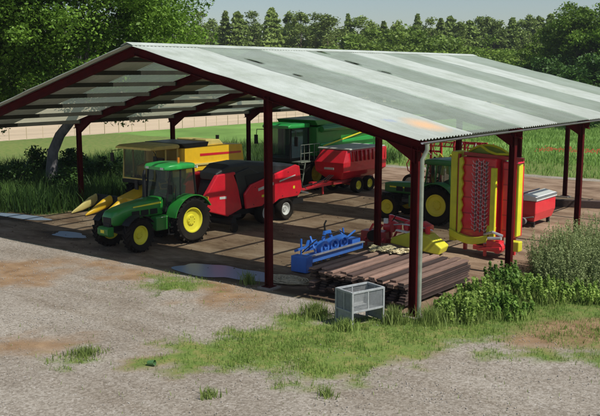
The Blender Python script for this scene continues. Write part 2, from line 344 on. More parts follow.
# puddles
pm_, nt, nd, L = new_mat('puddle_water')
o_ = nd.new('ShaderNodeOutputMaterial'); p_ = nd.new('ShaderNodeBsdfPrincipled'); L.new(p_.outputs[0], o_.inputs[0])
p_.inputs['Base Color'].default_value = (.27, .33, .43, 1); p_.inputs['Roughness'].default_value = .35; p_.inputs['IOR'].default_value = 1.33; p_.inputs['Specular IOR Level'].default_value = .9  # blue grey of the reflected sky is put into the base colour
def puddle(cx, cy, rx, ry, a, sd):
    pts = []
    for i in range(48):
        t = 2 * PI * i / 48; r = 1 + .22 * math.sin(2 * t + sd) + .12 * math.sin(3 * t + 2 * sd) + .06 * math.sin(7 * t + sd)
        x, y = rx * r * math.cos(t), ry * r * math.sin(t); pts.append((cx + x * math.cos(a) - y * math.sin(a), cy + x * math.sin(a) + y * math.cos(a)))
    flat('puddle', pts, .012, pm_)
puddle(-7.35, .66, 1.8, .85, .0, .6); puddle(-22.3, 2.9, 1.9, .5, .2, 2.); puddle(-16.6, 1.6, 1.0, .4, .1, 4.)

# ------------------------------------------------------------------ grass and weeds
def blades(name, xs, ys, h, w, mt, lean=.5, z=0., seg=2):
    n = len(xs); a = rng.random(n) * 2 * PI; hh = h * (.5 + rng.random(n)); ww = w * (.7 + .6 * rng.random(n)); ln = lean * rng.random(n) * hh; la = rng.random(n) * 2 * PI
    dx, dy = np.cos(a) * ww / 2, np.sin(a) * ww / 2; lx, ly = np.cos(la) * ln, np.sin(la) * ln
    o = np.zeros(n) + z - .02; V = np.stack([
        np.stack([xs - dx, ys - dy, o], 1), np.stack([xs + dx, ys + dy, o], 1),
        np.stack([xs + dx * .7 + lx * .35, ys + dy * .7 + ly * .35, o + hh * .6], 1), np.stack([xs - dx * .7 + lx * .35, ys - dy * .7 + ly * .35, o + hh * .6], 1),
        np.stack([xs + lx, ys + ly, o + hh], 1)], 1).reshape(-1, 3)
    k = np.arange(n)[:, None] * 5
    F = np.concatenate([k + np.array([0, 1, 2]), k + np.array([0, 2, 3]), k + np.array([3, 2, 4])], 0)
    return nmesh(name, V, F, [mt])
def scatter(x0, x1, y0, y1, n, f):
    x = rng.uniform(x0, x1, n); y = rng.uniform(y0, y1, n); k = rng.random(n) < f(x, y); return x[k], y[k]
def near_grass(x, y):
    yard, floor, g, b = masks(x, y); p = np.maximum(g * (1 - .75 * b), (1 - yard) * .8) * (.35 + .9 * sm(.4, .65, fbm(x * 1.7, y * 1.7))) + .004 * (1 - floor); return p * (1 - .9 * floor * yard)
xs, ys = scatter(-10, 9, -9.5, 8, 230000, near_grass)
gmesh = blades('grass', xs, ys, .095, .016, LF['grass']); tag(put('grass', gmesh), 'short patchy turf growing through the gravel in front of the shed', 'grass', kind='stuff')
# tall meadow grass at the left behind the yard edge, and behind the shed
def left_tall(x, y):
    yard = masks(x, y)[0]; return (1 - yard) * (x < -19) * (.3 + .7 * sm(.35, .6, fbm(x * .4, y * .4)))
xs, ys = scatter(-37, -20.5, 3, 34, 50000, left_tall)
tag(put('tall_grass', blades('tall_grass', xs, ys, .85, .05, LF['tall'], .6)), 'tall dark unmown grass between the yard edge and the meadow', 'tall grass', kind='stuff')
def back_tall(x, y):
    yard = masks(x, y)[0]; return (1 - yard) * (.25 + .75 * sm(.4, .6, fbm(x * .25, y * .25)))
xs, ys = scatter(-30, 18, 30, 80, 90000, back_tall)
tag(put('meadow_grass', blades('meadow_grass', xs, ys, .32, .05, LF['field'], .7)), 'rough meadow grass behind the dirt track beyond the shed', 'meadow grass', kind='stuff')
# poppies
poppy = mat('poppy_petal', (.50, .13, .04), .7, var=.2)
xs = rng.uniform(-14, 2, 600); ys = 43 + .12 * (xs + 10) + rng.normal(0, .7, 600)
q = np.array([[-.06, 0, 0], [.06, 0, 0], [0, .05, .10]]); V = (np.stack([xs, ys, .55 + .25 * rng.random(600)], 1)[:, None, :] + q[None]).reshape(-1, 3)
tag(put('poppies', nmesh('poppies', V, np.arange(1800).reshape(-1, 3), [poppy])), 'strip of orange red flowers across the meadow behind the shed', 'flowers', kind='stuff')

def stones(n, x0, x1, y0, y1, s0, s1, f):
    x, y = scatter(x0, x1, y0, y1, n, f); k = len(x); s_ = s0 + (s1 - s0) * rng.random(k) ** 3
    q = np.array([[1, 0, 0], [-1, 0, 0], [0, 1, 0], [0, -1, 0], [0, 0, .7], [0, 0, -.7]]); V = q[None] * s_[:, None, None] * (.6 + .7 * rng.random((k, 6, 1)))
    a = rng.random(k) * 6.28; c_, d_ = np.cos(a)[:, None], np.sin(a)[:, None]; X = V[..., 0] * c_ - V[..., 1] * d_; Y = V[..., 0] * d_ + V[..., 1] * c_
    V = np.stack([X + x[:, None], Y + y[:, None], V[..., 2] + .01 + s_[:, None] * .25], -1).reshape(-1, 3)
    t_ = np.array([[0, 2, 4], [2, 1, 4], [1, 3, 4], [3, 0, 4], [2, 0, 5], [1, 2, 5], [3, 1, 5], [0, 3, 5]]); return V, (np.arange(k)[:, None, None] * 6 + t_[None]).reshape(-1, 3)
def on_gravel(x, y):
    yd, fl, g, b = masks(x, y); return yd * (1 - fl) * (1 - .8 * g) * (.25 + .75 * sm(.4, .65, fbm(x * .9 + 5, y * .9)))
V, F = stones(45000, -22, 10, -12, 1, .006, .023, on_gravel)
stm = leaf_mat('loose_stone', (.24, .215, .18), (.52, .49, .44), 0., .9)
tag(put('loose_stones', nmesh('loose_stones', V, F, [stm])), 'loose stones scattered over the gravel yard', 'stones', kind='stuff')
def on_floor(x, y): return .15 + .85 * sm(.45, .62, fbm(x * .7, y * .7 + 9))
xs, ys = scatter(-21, 0, 0, 16, 5000, on_floor); lit_m = leaf_mat('chaff', (.30, .24, .12), (.55, .46, .26), .1)
tag(put('chaff', blades('chaff', xs, ys, .035, .02, lit_m, 4.)), 'chaff and straw bits strewn over the shed floor', 'chaff', kind='stuff')
V, F = stones(1800, -21, 0, -.2, 16, .01, .05, on_floor)
tag(put('dirt_clods', nmesh('dirt_clods', V, F, [mat('dirt_clod', (.16, .11, .07), .95, var=.4)])), 'clods of dry mud on the shed floor', 'mud clods', kind='stuff')

def leafset(cent, rad, per, size, flat_=.6, up=.4):
    """leaf diamonds scattered in clumps"""
    cent = np.asarray(cent, float); n = len(cent) * per
    c = np.repeat(cent, per, 0); rad = np.repeat(np.broadcast_to(rad, len(cent)), per)
    d = rng.normal(size=(n, 3)); d /= np.linalg.norm(d, axis=1)[:, None]; d[:, 2] *= flat_
    p = c + d * (rad * rng.random(n) ** .5)[:, None]
    nrm = rng.normal(size=(n, 3)); nrm[:, 2] = np.abs(nrm[:, 2]) + up; nrm /= np.linalg.norm(nrm, axis=1)[:, None]
    t = np.cross(nrm, rng.normal(size=(n, 3))); t /= np.linalg.norm(t, axis=1)[:, None] + 1e-9; b = np.cross(nrm, t)
    s = size * (.6 + .8 * rng.random(n))[:, None]
    V = np.stack([p - t * s * .5, p + b * s * .3 + nrm * s * .08, p + t * s * .5, p - b * s * .3 + nrm * s * .08], 1).reshape(-1, 3)
    return V, np.arange(n * 4).reshape(-1, 4)
def crown_centres(c, r, n, inner=.45, lump=.25, zmin=-1.):
    out = []
    while len(out) < n:
        d = Vector(rng.normal(size=3)); d.normalize()
        if d.z < zmin: continue
        k = 1 + lump * 2 * mnoise.noise(d * 1.9 + Vector(c)); t = inner + (1 - inner) * random.random() ** .6
        out.append((c[0] + d.x * r[0] * t * k, c[1] + d.y * r[1] * t * k, c[2] + d.z * r[2] * t * k))
    return out

def broad_tree(name, label, cat, loc, h, r, n, per, crad, leaf, lmat, trunk_pts, trunk_r, limbs=9, group=None, zc=None, bark='bark', zmin=-.75, extra=None, rz_=None, inner=.45):
    t = thing(name, label, cat, loc, 0, group)
    b = B(); b.tube(trunk_pts, trunk_r, 12)
    top = Vector(trunk_pts[-1]); zc = zc or h - (rz_ or r); cc = (top.x, top.y, zc)
    cs = crown_centres(cc, (r, r, rz_ or r), n, inner, zmin=zmin)
    if extra: cs += extra
    for k in range(limbs):
        e = Vector(cs[(k * 13) % len(cs)]); s = Vector(trunk_pts[-1 - (k % 2)]); mid = s.lerp(e, .5) + Vector((0, 0, .12 * (e - s).length))
        b.tube([s, mid, e], [trunk_r[-1] * .8, trunk_r[-1] * .45, trunk_r[-1] * .12], 6)
    b.build('trunk', bark, t, smooth=60)
    V, F = leafset(cs, crad * (.7 + .6 * rng.random(len(cs))), per, leaf)
    put('crown', nmesh('crown', V, F, [lmat]), t); return t
def conifer_meshes(h, r, n, seed, lmat, size, shape=1.):
    b = B(); b.tube([(0, 0, -.2), (0, 0, h * .5), (0, 0, h * .97)], [h * .016 + .05, h * .01, .03], 7)
    tm = b.mesh('trunk', True); tm.materials.append(M['barkfar'])
    u = rng.random(n) ** .75; z = h * (.06 + .94 * u); rr = r * ((1 - u) ** shape * .95 + .05) * (.45 + .6 * rng.random(n) ** .5)
    a = rng.random(n) * 2 * PI; lay = .85 + .25 * np.sin(z * 6.5 + a); rr = rr * lay * (1 + .25 * np.sin(a * 3 + seed))
    p = np.stack([rr * np.cos(a), rr * np.sin(a), z - rr * .25], 1)
    nr = rng.normal(size=(n, 3)) * .8 + np.stack([np.cos(a), np.sin(a), np.full(n, .7)], 1) * .8; nr /= np.linalg.norm(nr, axis=1)[:, None]
    tt = np.cross(nr, rng.normal(size=(n, 3))); tt /= np.linalg.norm(tt, axis=1)[:, None]; bb = np.cross(nr, tt)
    s = (size * (.6 + .8 * rng.random(n)))[:, None]
    V = np.stack([p - tt * s * .55, p + bb * s * .3, p + tt * s * .55, p - bb * s * .3], 1).reshape(-1, 3)
    return tm, nmesh('crown', V, np.arange(n * 4).reshape(-1, 4), [lmat])

# far tree line: four conifer and three broadleaf kinds, each tree its own trunk and crown
CON = [conifer_meshes(17, 3.6, 3200, k, LF['far1'], .58, .62 if k % 2 else .85) for k in range(4)]
def round_meshes(h, r, k):
    b = B(); b.tube([(0, 0, -.2), (.1, 0, h * .3), (0, .1, h * .6)], [.3, .22, .1], 7)
    for q in range(5):
        a = q * 1.3; b.tube([(.08, 0, h * .3), (r * .5 * math.cos(a), r * .5 * math.sin(a), h * .65)], [.12, .04], 5)
    tm = b.mesh('trunk', True); tm.materials.append(M['barkfar'])
    cs = crown_centres((0, 0, h * .56), (r, r, h * .44), 46, .4, .3)
    V, F = leafset(cs, 1.35 * (.7 + .6 * rng.random(len(cs))), 130, .40); return tm, nmesh('crown', V, F, [LF['far2']])
RND = [round_meshes(11, 4.6, k) for k in range(3)]
def oval_meshes(h, r, k):
    b = B(); b.tube([(0, 0, -.2), (.1, 0, h * .4), (0, .1, h * .8)], [.22, .16, .06], 7)
    for q in range(5):
        a = q * 1.3 + k; b.tube([(.05, 0, h * (.2 + .1 * q)), (r * .6 * math.cos(a), r * .6 * math.sin(a), h * (.32 + .1 * q))], [.1, .03], 5)
    tm = b.mesh('trunk', True); tm.materials.append(M['barkfar'])
    cs = []
    for q in range(60):
        u = random.random(); a = random.random() * 6.28; w = r * (1.15 * math.sin(PI * min(1, .12 + u * .86)) ** .8) * (.45 + .6 * random.random()); cs.append((w * math.cos(a), w * math.sin(a), h * (.07 + .9 * u)))
    V, F = leafset(cs, .95 * (.6 + .7 * rng.random(len(cs))), 75, .42, .9); return tm, nmesh('crown', V, F, [LF['far1']])
OVL = [oval_meshes(17, 2.7 + .3 * k, k) for k in range(4)]
def far_tree(kind, px, D, h, name, label, group, wide=1.):
    mt, base = (random.choice(CON + OVL + OVL), 17.) if kind == 'c' else (random.choice(RND), 11.)
    x, y = bearing(px, D); t = thing(name, label, 'tree', (x, y, 0), random.random() * 6.28, group); s = h / base
    t.scale = (s * wide, s * wide, s)
    put('trunk', mt[0], t); put('crown', mt[1], t); return t
G1 = 'tall narrow trees of the far tree line'; G2 = 'broadleaf trees in front of the far tree line'
def top_h(ty, D): return 6.4 + (72 - ty) / 851. * D
CL = 'narrow mid green tree standing in the long far tree line above the roof'
for px, ty in [(187, 16), (202, 13), (214, 22), (227, 11), (239, 14), (253, 12), (272, 11), (290, 14), (301, 14), (316, 12), (327, 17), (347, 14), (356, 15), (369, 19), (382, 22), (396, 20), (415, 18), (428, 21), (438, 22), (447, 19), (456, 22), (466, 21), (475, 20), (484, 19), (491, 21), (497, 19), (508, 21), (517, 20), (525, 18), (534, 19), (545, 17), (560, 18)]:
    D = random.uniform(195, 212); far_tree('c', px, D, top_h(ty, D) + random.uniform(-.8, .3), 'tall_tree', CL, G1, random.uniform(.9, 1.5))
for px in list(range(-320, -60, 24)) + list(range(-60, 184, 13)) + list(range(570, 680, 12)) + list(range(690, 1000, 22)):
    D = random.uniform(195, 215); far_tree('c', px + random.uniform(-3, 3), D, random.uniform(17, 20), 'tall_tree', 'narrow tree of the far tree line mostly hidden by nearer tree crowns', 'far trees hidden behind near crowns')
for px in range(182, 566, 9):     # second row
    if 255 < px < 266: continue
    D = random.uniform(222, 240); far_tree('c', px + random.uniform(-3, 3), D, top_h(random.uniform(24, 33), D), 'tall_tree', 'lower narrow tree filling the gaps behind the far tree line', 'second row of far trees', 1.6)
for px, ty, D in [(352, 32, 160), (372, 26, 162), (388, 25, 158), (404, 27, 150), (420, 26, 148), (436, 32, 152), (452, 35, 158), (470, 44, 150), (488, 46, 145), (506, 48, 138), (524, 48, 134), (330, 44, 150), (300, 47, 150), (268, 46, 152), (240, 46, 155), (205, 46, 150), (462, 50, 135), (440, 48, 140)]:
    far_tree('r', px, D, top_h(ty, D), 'broadleaf_tree', 'lighter green rounded tree in front of the far tree line, seen above the shed ridge', G2, 1.25 if ty < 38 else 1.5)
for px in range(-50, 184, 20):
    D = random.uniform(235, 260); far_tree('r', px, D, random.uniform(9, 12), 'broadleaf_tree', 'rounded tree at the far end of the stubble field', 'trees at the end of the stubble field', 1.3)

# big tree on the left
x, y = -27.94, 9.3
ex = crown_centres((-3.5, -2.5, 9.0), (5.5, 5.0, 4.8), 110, .3) + crown_centres((.6, 3.2, 4.7), (3.2, 2.0, .9), 14, .2) + crown_centres((-3.5, -2.5, 4.3), (3.0, 2.5, 1.1), 18, .2)
broad_tree('broadleaf_tree', 'large leafy tree with leaning grey trunk left of the shed, crown rising above the roof', 'tree', (x, y, 0), 16, 6.3, 380, 300, 1.15, .19, LF['big'],
           [(-.1, -.1, -.2), (-.16, -.12, 1.0), (-.05, -.05, 2.1), (.28, .2, 3.0), (.75, .55, 3.7), (1.3, .8, 4.6), (1.7, .8, 6.2), (1.6, .6, 8.5)], [.40, .31, .29, .27, .25, .23, .2, .13], 16, zc=9.4, rz_=5.6, zmin=-.8, extra=ex, inner=.4)
# large tree at the right
x, y = bearing(578, 122)
broad_tree('broadleaf_tree', 'large round bright green tree behind the right end of the roof', 'tree', (x, y, 0), 15.4, 6.3, 170, 260, 1.4, .34, LF['right'],
           [(0, 0, -.2), (.1, 0, 3), (.2, .1, 6), (0, 0, 9)], [.6, .45, .38, .2], 12, zc=8.6, rz_=6.8, bark='barkfar', zmin=-1)
for px, D, h, r, lab in [(548, 128, 12.6, 4.6, 'medium round tree left of the large round tree at the right'), (608, 116, 14.5, 6., 'round green tree partly cut by the right edge of the picture'), (640, 118, 13.5, 6., 'round green tree beyond the right edge of the roof'),
                         (556, 112, 8.2, 4.2, 'low dark tree under the large right hand tree'), (586, 104, 7.8, 4.4, 'low dark bushy tree above the far gable edge at the right')]:
    x, y = bearing(px, D)
    broad_tree('broadleaf_tree', lab, 'tree', (x, y, 0), h, r, 80, 200, 1.3, .36, LF['right'] if h > 9 else LF['bush'], [(0, 0, -.2), (0, 0, h * .3), (.1, 0, h * .6)], [.35, .28, .14], 8, zc=h * .55, rz_=h * .45, bark='barkfar', zmin=-1)

def shrub(name, label, cat, loc, r, h, n, per, crad, leaf, lmat, stems=9, group=None, up=.4):
    t = thing(name, label, cat, loc, 0, group); b = B()
    cs = crown_centres((0, 0, h * .5), (r, r, h * .5), n, .3, .3)
    for k in range(stems):
        e = Vector(cs[(k * 7) % n]); b.tube([(e.x * .15, e.y * .15, -.03), (e.x * .5, e.y * .5, e.z * .55), e], [.03, .02, .008], 5)
    b.build('stem', 'barkfar', t); V, F = leafset(cs, crad, per, leaf, up=up); V[:, 2] = np.maximum(V[:, 2], .02)
    put('foliage', nmesh('foliage', V, F, [lmat]), t); return t
for (px, D, r, h, lab) in [(36, 51, .9, 2.2, 'dark leafy shrub left of the leaning grey trunk'), (74, 51.5, 1.1, 2.2, 'leafy shrub right of the leaning grey trunk'), (66, 46, .9, 1.3, 'low dark shrub beside the left shed post'), (8, 47, 1.2, 1.5, 'low bush at the left edge of the picture'),
                         (100, 49, 1.5, 1.5, 'dark bush behind the yellow harvester header')]:
    x, y = bearing(px, D); shrub('shrub', lab, 'shrub', (x, y, 0), r, h, 36, 60, .42, .17, LF['bush'])

# weeds at the right front
def stalk_weed(name, label, loc, r, h, n, lmat, leaf=.09, group=None, per=16):
    if lmat is LF['nettle']: n = int(n * 1.5); leaf *= .75
    t = thing(name, label, 'weed', loc, 0, group); b = B(); V0 = []; rr_ = []
    for k in range(n):
        a = random.random() * 6.28; q = r * math.sqrt(random.random()); x, y = q * math.cos(a), q * math.sin(a); hh = h * random.uniform(.55, 1.08) * (1 - .35 * (q / r) ** 2)
        tx, ty = x + random.uniform(-.2, .2) * hh + x * .15, y + random.uniform(-.2, .2) * hh + y * .15
        b.tube([(x, y, -.02), ((x + tx) / 2, (y + ty) / 2, hh * .55), (tx, ty, hh)], [.007, .006, .002], 3, False)
        for j in range(per):
            s = .15 + .85 * j / per; V0.append((x + (tx - x) * s, y + (ty - y) * s, hh * s)); rr_.append(.02 + .11 * h * (1.1 - s))
    b.build('stem', lmat, t); V, F = leafset(V0, np.array(rr_), 3, leaf, 1.); V[:, 2] = np.maximum(V[:, 2], .02)
    put('foliage', nmesh('foliage', V, F, [lmat]), t); return t
for (x, y, r, h, n, lab) in [(2.3, 8.8, 1.7, 1.9, 380, 'tall feathery grey green weed thicket below the red hopper'), (3.6, 7.2, 1.5, 1.55, 340, 'feathery grey green weeds at the right edge, front of the thicket'), (1.3, 7.2, 1.0, 1.6, 220, 'feathery grey green weeds beside the second eave post'), (4.2, 9.8, 1.6, 1.8, 300, 'feathery grey green weeds at the far right of the thicket'), (2.3, 6.0, 1.2, 1.3, 270, 'shorter feathery grey green weeds between the thicket and the nettles')]:
    stalk_weed('feathery_weeds', lab, (x, y, 0), r, h, n, LF['feather'], .05, None, 30)
for (x, y, r, h, n, lab) in [(1.0, .7, .65, .75, 60, 'bright green nettle clump right of the front corner post'), (.9, 2.2, .6, .8, 50, 'bright green leafy clump midway between the front corner post and the thicket'), (1.9, 3.9, .8, .7, 60, 'bright green leafy weeds in front of the feathery thicket'), (1.0, 3.9, .6, .8, 44, 'leafy weeds beyond the nettle clump, near the second eave post'),
                           (3.2, 4.7, .8, .6, 60, 'low bright green weeds at the right under the thicket'), (1.9, 1.7, .6, .6, 44, 'dark leafy weed clump on the turf at the right front'), (.35, 4.9, .5, .8, 18, 'leafy weeds at the foot of the second eave post')]:
    w_o = stalk_weed('nettles', lab, (x, y, 0), r, h, n, LF['nettle'] if 'bright' in lab else LF['bush2'], .12, None, 14)
    q = r * 1.25 * np.sqrt(rng.random(int(900 * r))); a = rng.random(len(q)) * 2 * PI
    put('blades', blades('blades', q * np.cos(a), q * np.sin(a), h * .45, .02, LF['tuft'], .6), w_o)
def tuft(name, label, cat, loc, r, n, h, w, mt=None):
    q = r * np.abs(rng.normal(0, .5, n)); a = rng.random(n) * 2 * PI
    o = put(name, blades(name, q * np.cos(a), q * np.sin(a), h, w, mt or LF['tuft'], .7), None, loc); return tag(o, label, cat)
for (x, y, r, h, n, lab) in [(-.1, -.75, .42, .36, 420, 'tall grass tuft between the metal cage and the front corner post'), (-.75, -2.0, .42, .26, 380, 'grass tuft at the near foot of the metal cage'), (-2.1, -1.5, .55, .30, 520, 'bright grass tuft left of the metal cage'), (-5.75, .0, .28, .34, 160, 'small grass tuft at the foot of the front middle post'),
                           (-.35, -7.35, .3, .17, 110, 'thin grass tuft on the gravel at the middle of the bottom edge'), (1.5, -5.9, .28, .17, 110, 'thin grass tuft on the gravel just below the turf strip'), (-4.4, -7.3, .5, .16, 320, 'low grass patch on the gravel at the lower left'), (.7, -.3, .5, .4, 380, 'grass tuft just right of the front corner post')]:
    tuft('grass_tuft', lab, 'grass tuft', (x, y, 0), r, n, h, .022)
# field fence at the stubble edge
fn = thing('field_fence', 'long wire fence with wooden posts along the edge of the stubble field', 'fence', (-60, 20, 0)); fp = B().box((0, 0, .55), (.07, .07, 1.2)).mesh('fence_post'); fp.materials.append(stub_m)
for k in range(60): put('fence_post', fp, fn, (random.uniform(-.1, .1), k * 1.9, 0), (0, 0, random.random()))
w_ = B()
for z in (.4, .75, 1.1): w_.bar((0, -1, z), (0, 113, z), .005, .005)
w_.build('wire', 'grey', fn)

# ------------------------------------------------------------------ the shed
shed = thing('open_shed', 'large open sided farm shed with red steel posts and a banded corrugated roof', 'shed', (0, 0, 0))
XR, ZR, XT, ZT, XL, ZL = .30, 4.70, -10.59, 7.28, -21.73, 4.15
def ztop(x): return ZR + (ZT - ZR) * (XR - x) / (XR - XT) if x > XT else ZL + (ZT - ZL) * (x - XL) / (XT - XL)
FR = [5.966 * k for k in range(5)]; PX = [0., -4.95, -21.43]
for fi, fy in enumerate(FR):
    for x in PX:
        h = ztop(x) - .25; b = B(); b.box((x, fy, h / 2), (.15, .016, h)); b.box((x - .085, fy, h / 2), (.02, .18, h)); b.box((x + .085, fy, h / 2), (.02, .18, h))
        b.box((x, fy, .062), (.34, .34, .02)); b.build('post', 'frame', shed, bevel=.003); B().box((x, fy, .01), (.52, .52, .09)).build('footing', 'concrete', shed, bevel=.02)
    b = B()
    for (x0, z0, x1, z1) in ((XR - .02, ZR, XT, ZT), (XT, ZT, XL + .02, ZL)):
        dd = Vector((x1 - x0, 0, z1 - z0)); o1, o2 = Vector((x0, fy, z0)), Vector((x1, fy, z1))
        for off, w, hh in ((.065, .17, .024), (.20, .02, .25), (.335, .17, .024)):
            b.bar(o1 - Vector((0, 0, off)), o2 - Vector((0, 0, off)), w, hh)
    # haunches under the rafter at the posts
    for x, s in ((0., -1), (-21.43, 1)):
        zt = ztop(x) - .335; b.prism([(x, zt), (x + s * .9, ztop(x + s * .9) - .345), (x, zt - .36)], fy - .07, fy + .07)
    b.prism([(XT - .8, ztop(XT - .8) - .345), (XT + .8, ztop(XT + .8) - .345), (XT, ZT - .56)], fy - .07, fy + .07)
    b.build('rafter', 'frame', shed)
Y0, Y1 = -.35, 24.2
for k in range(7):
    for x0, x1 in ((XR, XT), (XL, XT)):
        x = x0 + (x1 - x0) * (k + .3) / 7.; z = ztop(x) - .07
        B().box((x, (Y1 + .03) / 2, z - .085), (.05, Y1 - .12, .16)).build('purlin', 'purlin', shed)
# roof sheeting
def sheet_mat(name, skylight):
    m, nt, nd, L = new_mat(name); o = nd.new('ShaderNodeOutputMaterial'); p = nd.new('ShaderNodeBsdfPrincipled'); tc = nd.new('ShaderNodeTexCoord'); pos = tc.outputs['Object']
    def noise(s, d=5., src=pos, r=.6): n = N(nd, 'ShaderNodeTexNoise', Scale=s, Detail=d, Roughness=r); L.new(src, n.inputs['Vector']); return n.outputs[0]
    def ramp(f, stops):
        r = nd.new('ShaderNodeValToRGB'); L.new(f, r.inputs[0]); e = r.color_ramp.elements
        while len(e) < len(stops): e.new(.5)
        for i, (q, c) in enumerate(stops): e[i].position = q; e[i].color = (*c, 1)
        return r.outputs[0]
    def mix(f, a, b, bt='MIX'):
        x = N(nd, 'ShaderNodeMix', data_type='RGBA'); x.blend_type = bt
        if isinstance(f, float): x.inputs['Factor'].default_value = f
        else: L.new(f, x.inputs['Factor'])
        L.new(a, x.inputs['A']); L.new(b, x.inputs['B']); return x.outputs['Result']
    mp = nd.new('ShaderNodeMapping'); mp.inputs['Scale'].default_value = (.35, 2.5, .35); L.new(pos, mp.inputs[0])
    c0 = (.60, .68, .62) if skylight else (.47, .515, .465)
    base = ramp(noise(1.2, 6., mp.outputs[0]), [(.3, tuple(v * .88 for v in c0)), (.6, c0), (.8, tuple(min(1, v * 1.12) for v in c0))])
    grime = ramp(noise(.6, 7., pos, .7), [(.32, (.74, .76, .70)), (.58, (1., 1., 1.))]); c = mix(1., base, grime, 'MULTIPLY')
    sep = nd.new('ShaderNodeSeparateXYZ'); L.new(pos, sep.inputs[0])
    # algae and dirt washed down towards the eave
    em = N(nd, 'ShaderNodeMapRange'); em.inputs['From Min'].default_value = -2.2; em.inputs['From Max'].default_value = .3; L.new(sep.outputs[0], em.inputs[0])
    en = N(nd, 'ShaderNodeMath', operation='MULTIPLY'); L.new(em.outputs[0], en.inputs[0]); L.new(noise(1.6, 6., mp.outputs[0]), en.inputs[1])
    al = N(nd, 'ShaderNodeRGB'); al.outputs[0].default_value = (.27, .29, .25, 1); c = mix(en.outputs[0], c, al.outputs[0])
    def disc(cx, cy, r, sq=1., soft=.25, ns=.35):
        vs = N(nd, 'ShaderNodeVectorMath', operation='SUBTRACT'); vs.inputs[1].default_value = (cx, cy, 0); L.new(pos, vs.inputs[0])
        mu = N(nd, 'ShaderNodeVectorMath', operation='MULTIPLY'); mu.inputs[1].default_value = (sq, 1, 0); L.new(vs.outputs[0], mu.inputs[0])
        ln = N(nd, 'ShaderNodeVectorMath', operation='LENGTH'); L.new(mu.outputs[0], ln.inputs[0])
        ad = N(nd, 'ShaderNodeMath', operation='MULTIPLY_ADD'); ad.inputs[1].default_value = ns; L.new(noise(3.), ad.inputs[0]); L.new(ln.outputs['Value'], ad.inputs[2])
        mr = N(nd, 'ShaderNodeMapRange'); mr.inputs['From Min'].default_value = r + soft + ns / 2; mr.inputs['From Max'].default_value = r - soft + ns / 2; L.new(ad.outputs[0], mr.inputs[0]); return mr.outputs[0]
    ru = N(nd, 'ShaderNodeRGB'); ru.outputs[0].default_value = (.62, .42, .25, 1)
    c = mix(disc(-.72, 1.7, .50, 1., .3), c, ru.outputs[0])
    bl = N(nd, 'ShaderNodeRGB'); bl.outputs[0].default_value = (.33, .38, .42, 1); c = mix(disc(-1.3, .75, .22, 1.5, .08, .5), c, bl.outputs[0])
    L.new(c, p.inputs['Base Color']); p.inputs['Roughness'].default_value = .55; p.inputs['Metallic'].default_value = 0.; p.inputs['Specular IOR Level'].default_value = .35
    t = nd.new('ShaderNodeBsdfTransparent'); ms = nd.new('ShaderNodeMixShader')
    if skylight:
        t.inputs[0].default_value = (.86, .92, .86, 1); tl = nd.new('ShaderNodeBsdfTranslucent'); tl.inputs[0].default_value = (.5, .58, .5, 1)
        m1 = nd.new('ShaderNodeMixShader'); m1.inputs[0].default_value = .25; L.new(p.outputs[0], m1.inputs[1]); L.new(tl.outputs[0], m1.inputs[2])
        ms.inputs[0].default_value = .62; L.new(m1.outputs[0], ms.inputs[1]); L.new(t.outputs[0], ms.inputs[2])
        hs = [disc(-8.3, 3.3, .2, .5, .03, .3), disc(-8.25, 9.2, .2, .5, .03, .3), disc(-10.2, 9.7, .22, .6, .03, .3), disc(-6.3, 3.1, .14, .6, .03, .3), disc(-6.7, 9.1, .16, .5, .03, .3)]
        last = hs[0]
        for q in hs[1:]:
            mm = N(nd, 'ShaderNodeMath', operation='MAXIMUM'); L.new(last, mm.inputs[0]); L.new(q, mm.inputs[1]); last = mm.outputs[0]
        m2 = nd.new('ShaderNodeMixShader'); L.new(last, m2.inputs[0]); L.new(ms.outputs[0], m2.inputs[1]); L.new(t.outputs[0], m2.inputs[2]); L.new(m2.outputs[0], o.inputs[0])
    else: L.new(p.outputs[0], o.inputs[0])
    return m
SH = [sheet_mat('white_roof_sheet', False), sheet_mat('skylight_sheet', True)]
edges = [Y0, 2.62, 5.98, 8.85, 11.9, 14.6, 17.7, 20.6, Y1]
for k in range(8):
    sky_ = k % 2
    for side in (0, 1):
        xe, ze = (XR, ZR) if side == 0 else (XL, ZL); ya, yb = edges[k] + (.004 if k else 0), edges[k + 1] - .004
        n = int((yb - ya) / .028); ys_ = np.linspace(ya, yb, n + 1); st = 12; V = []
        lift = .012 if sky_ else 0.
        for j in range(st + 1):
            t = j / st; x = xe + (XT - xe) * t; z0 = ze + (ZT - ze) * t
            V.append(np.stack([np.full(n + 1, x), ys_, z0 + .022 * np.sin(ys_ * 2 * PI / .168) + lift + .010 * np.sin(x * 3 + k) + .014 * ((j % 4) / 4.)], 1))
        V = np.concatenate(V); i = np.arange((st + 1) * (n + 1)).reshape(st + 1, n + 1)
        F = np.stack([i[:-1, :-1], i[:-1, 1:], i[1:, 1:], i[1:, :-1]], -1).reshape(-1, 4)
        nm = 'skylight_sheet' if sky_ else 'roof_sheet'
        o = put(nm, nmesh(nm, V, F, [SH[sky_]], True), shed, label='grey translucent corrugated roof band' if sky_ else 'white corrugated roof band')
B().prism([(XT - .28, ZT - .045), (XT, ZT + .05), (XT + .28, ZT - .035), (XT + .28, ZT - .02), (XT, ZT + .07), (XT - .28, ZT - .03)], Y0 - .02, Y1 + .02).build('ridge_cap', SH[0], shed)
b = B()     # gutter: half round along the right eave, with its downpipe
prof = [(XR + .07 + .05 * math.cos(a), ZR - .05 + .05 * math.sin(a)) for a in [PI + PI * i / 8 for i in range(9)]]
prof += [(XR + .07 + .043 * math.cos(a), ZR - .05 + .043 * math.sin(a)) for a in [2 * PI - PI * i / 8 for i in range(9)]]
b.prism(prof, Y0, Y1).build('gutter', 'grey', shed)
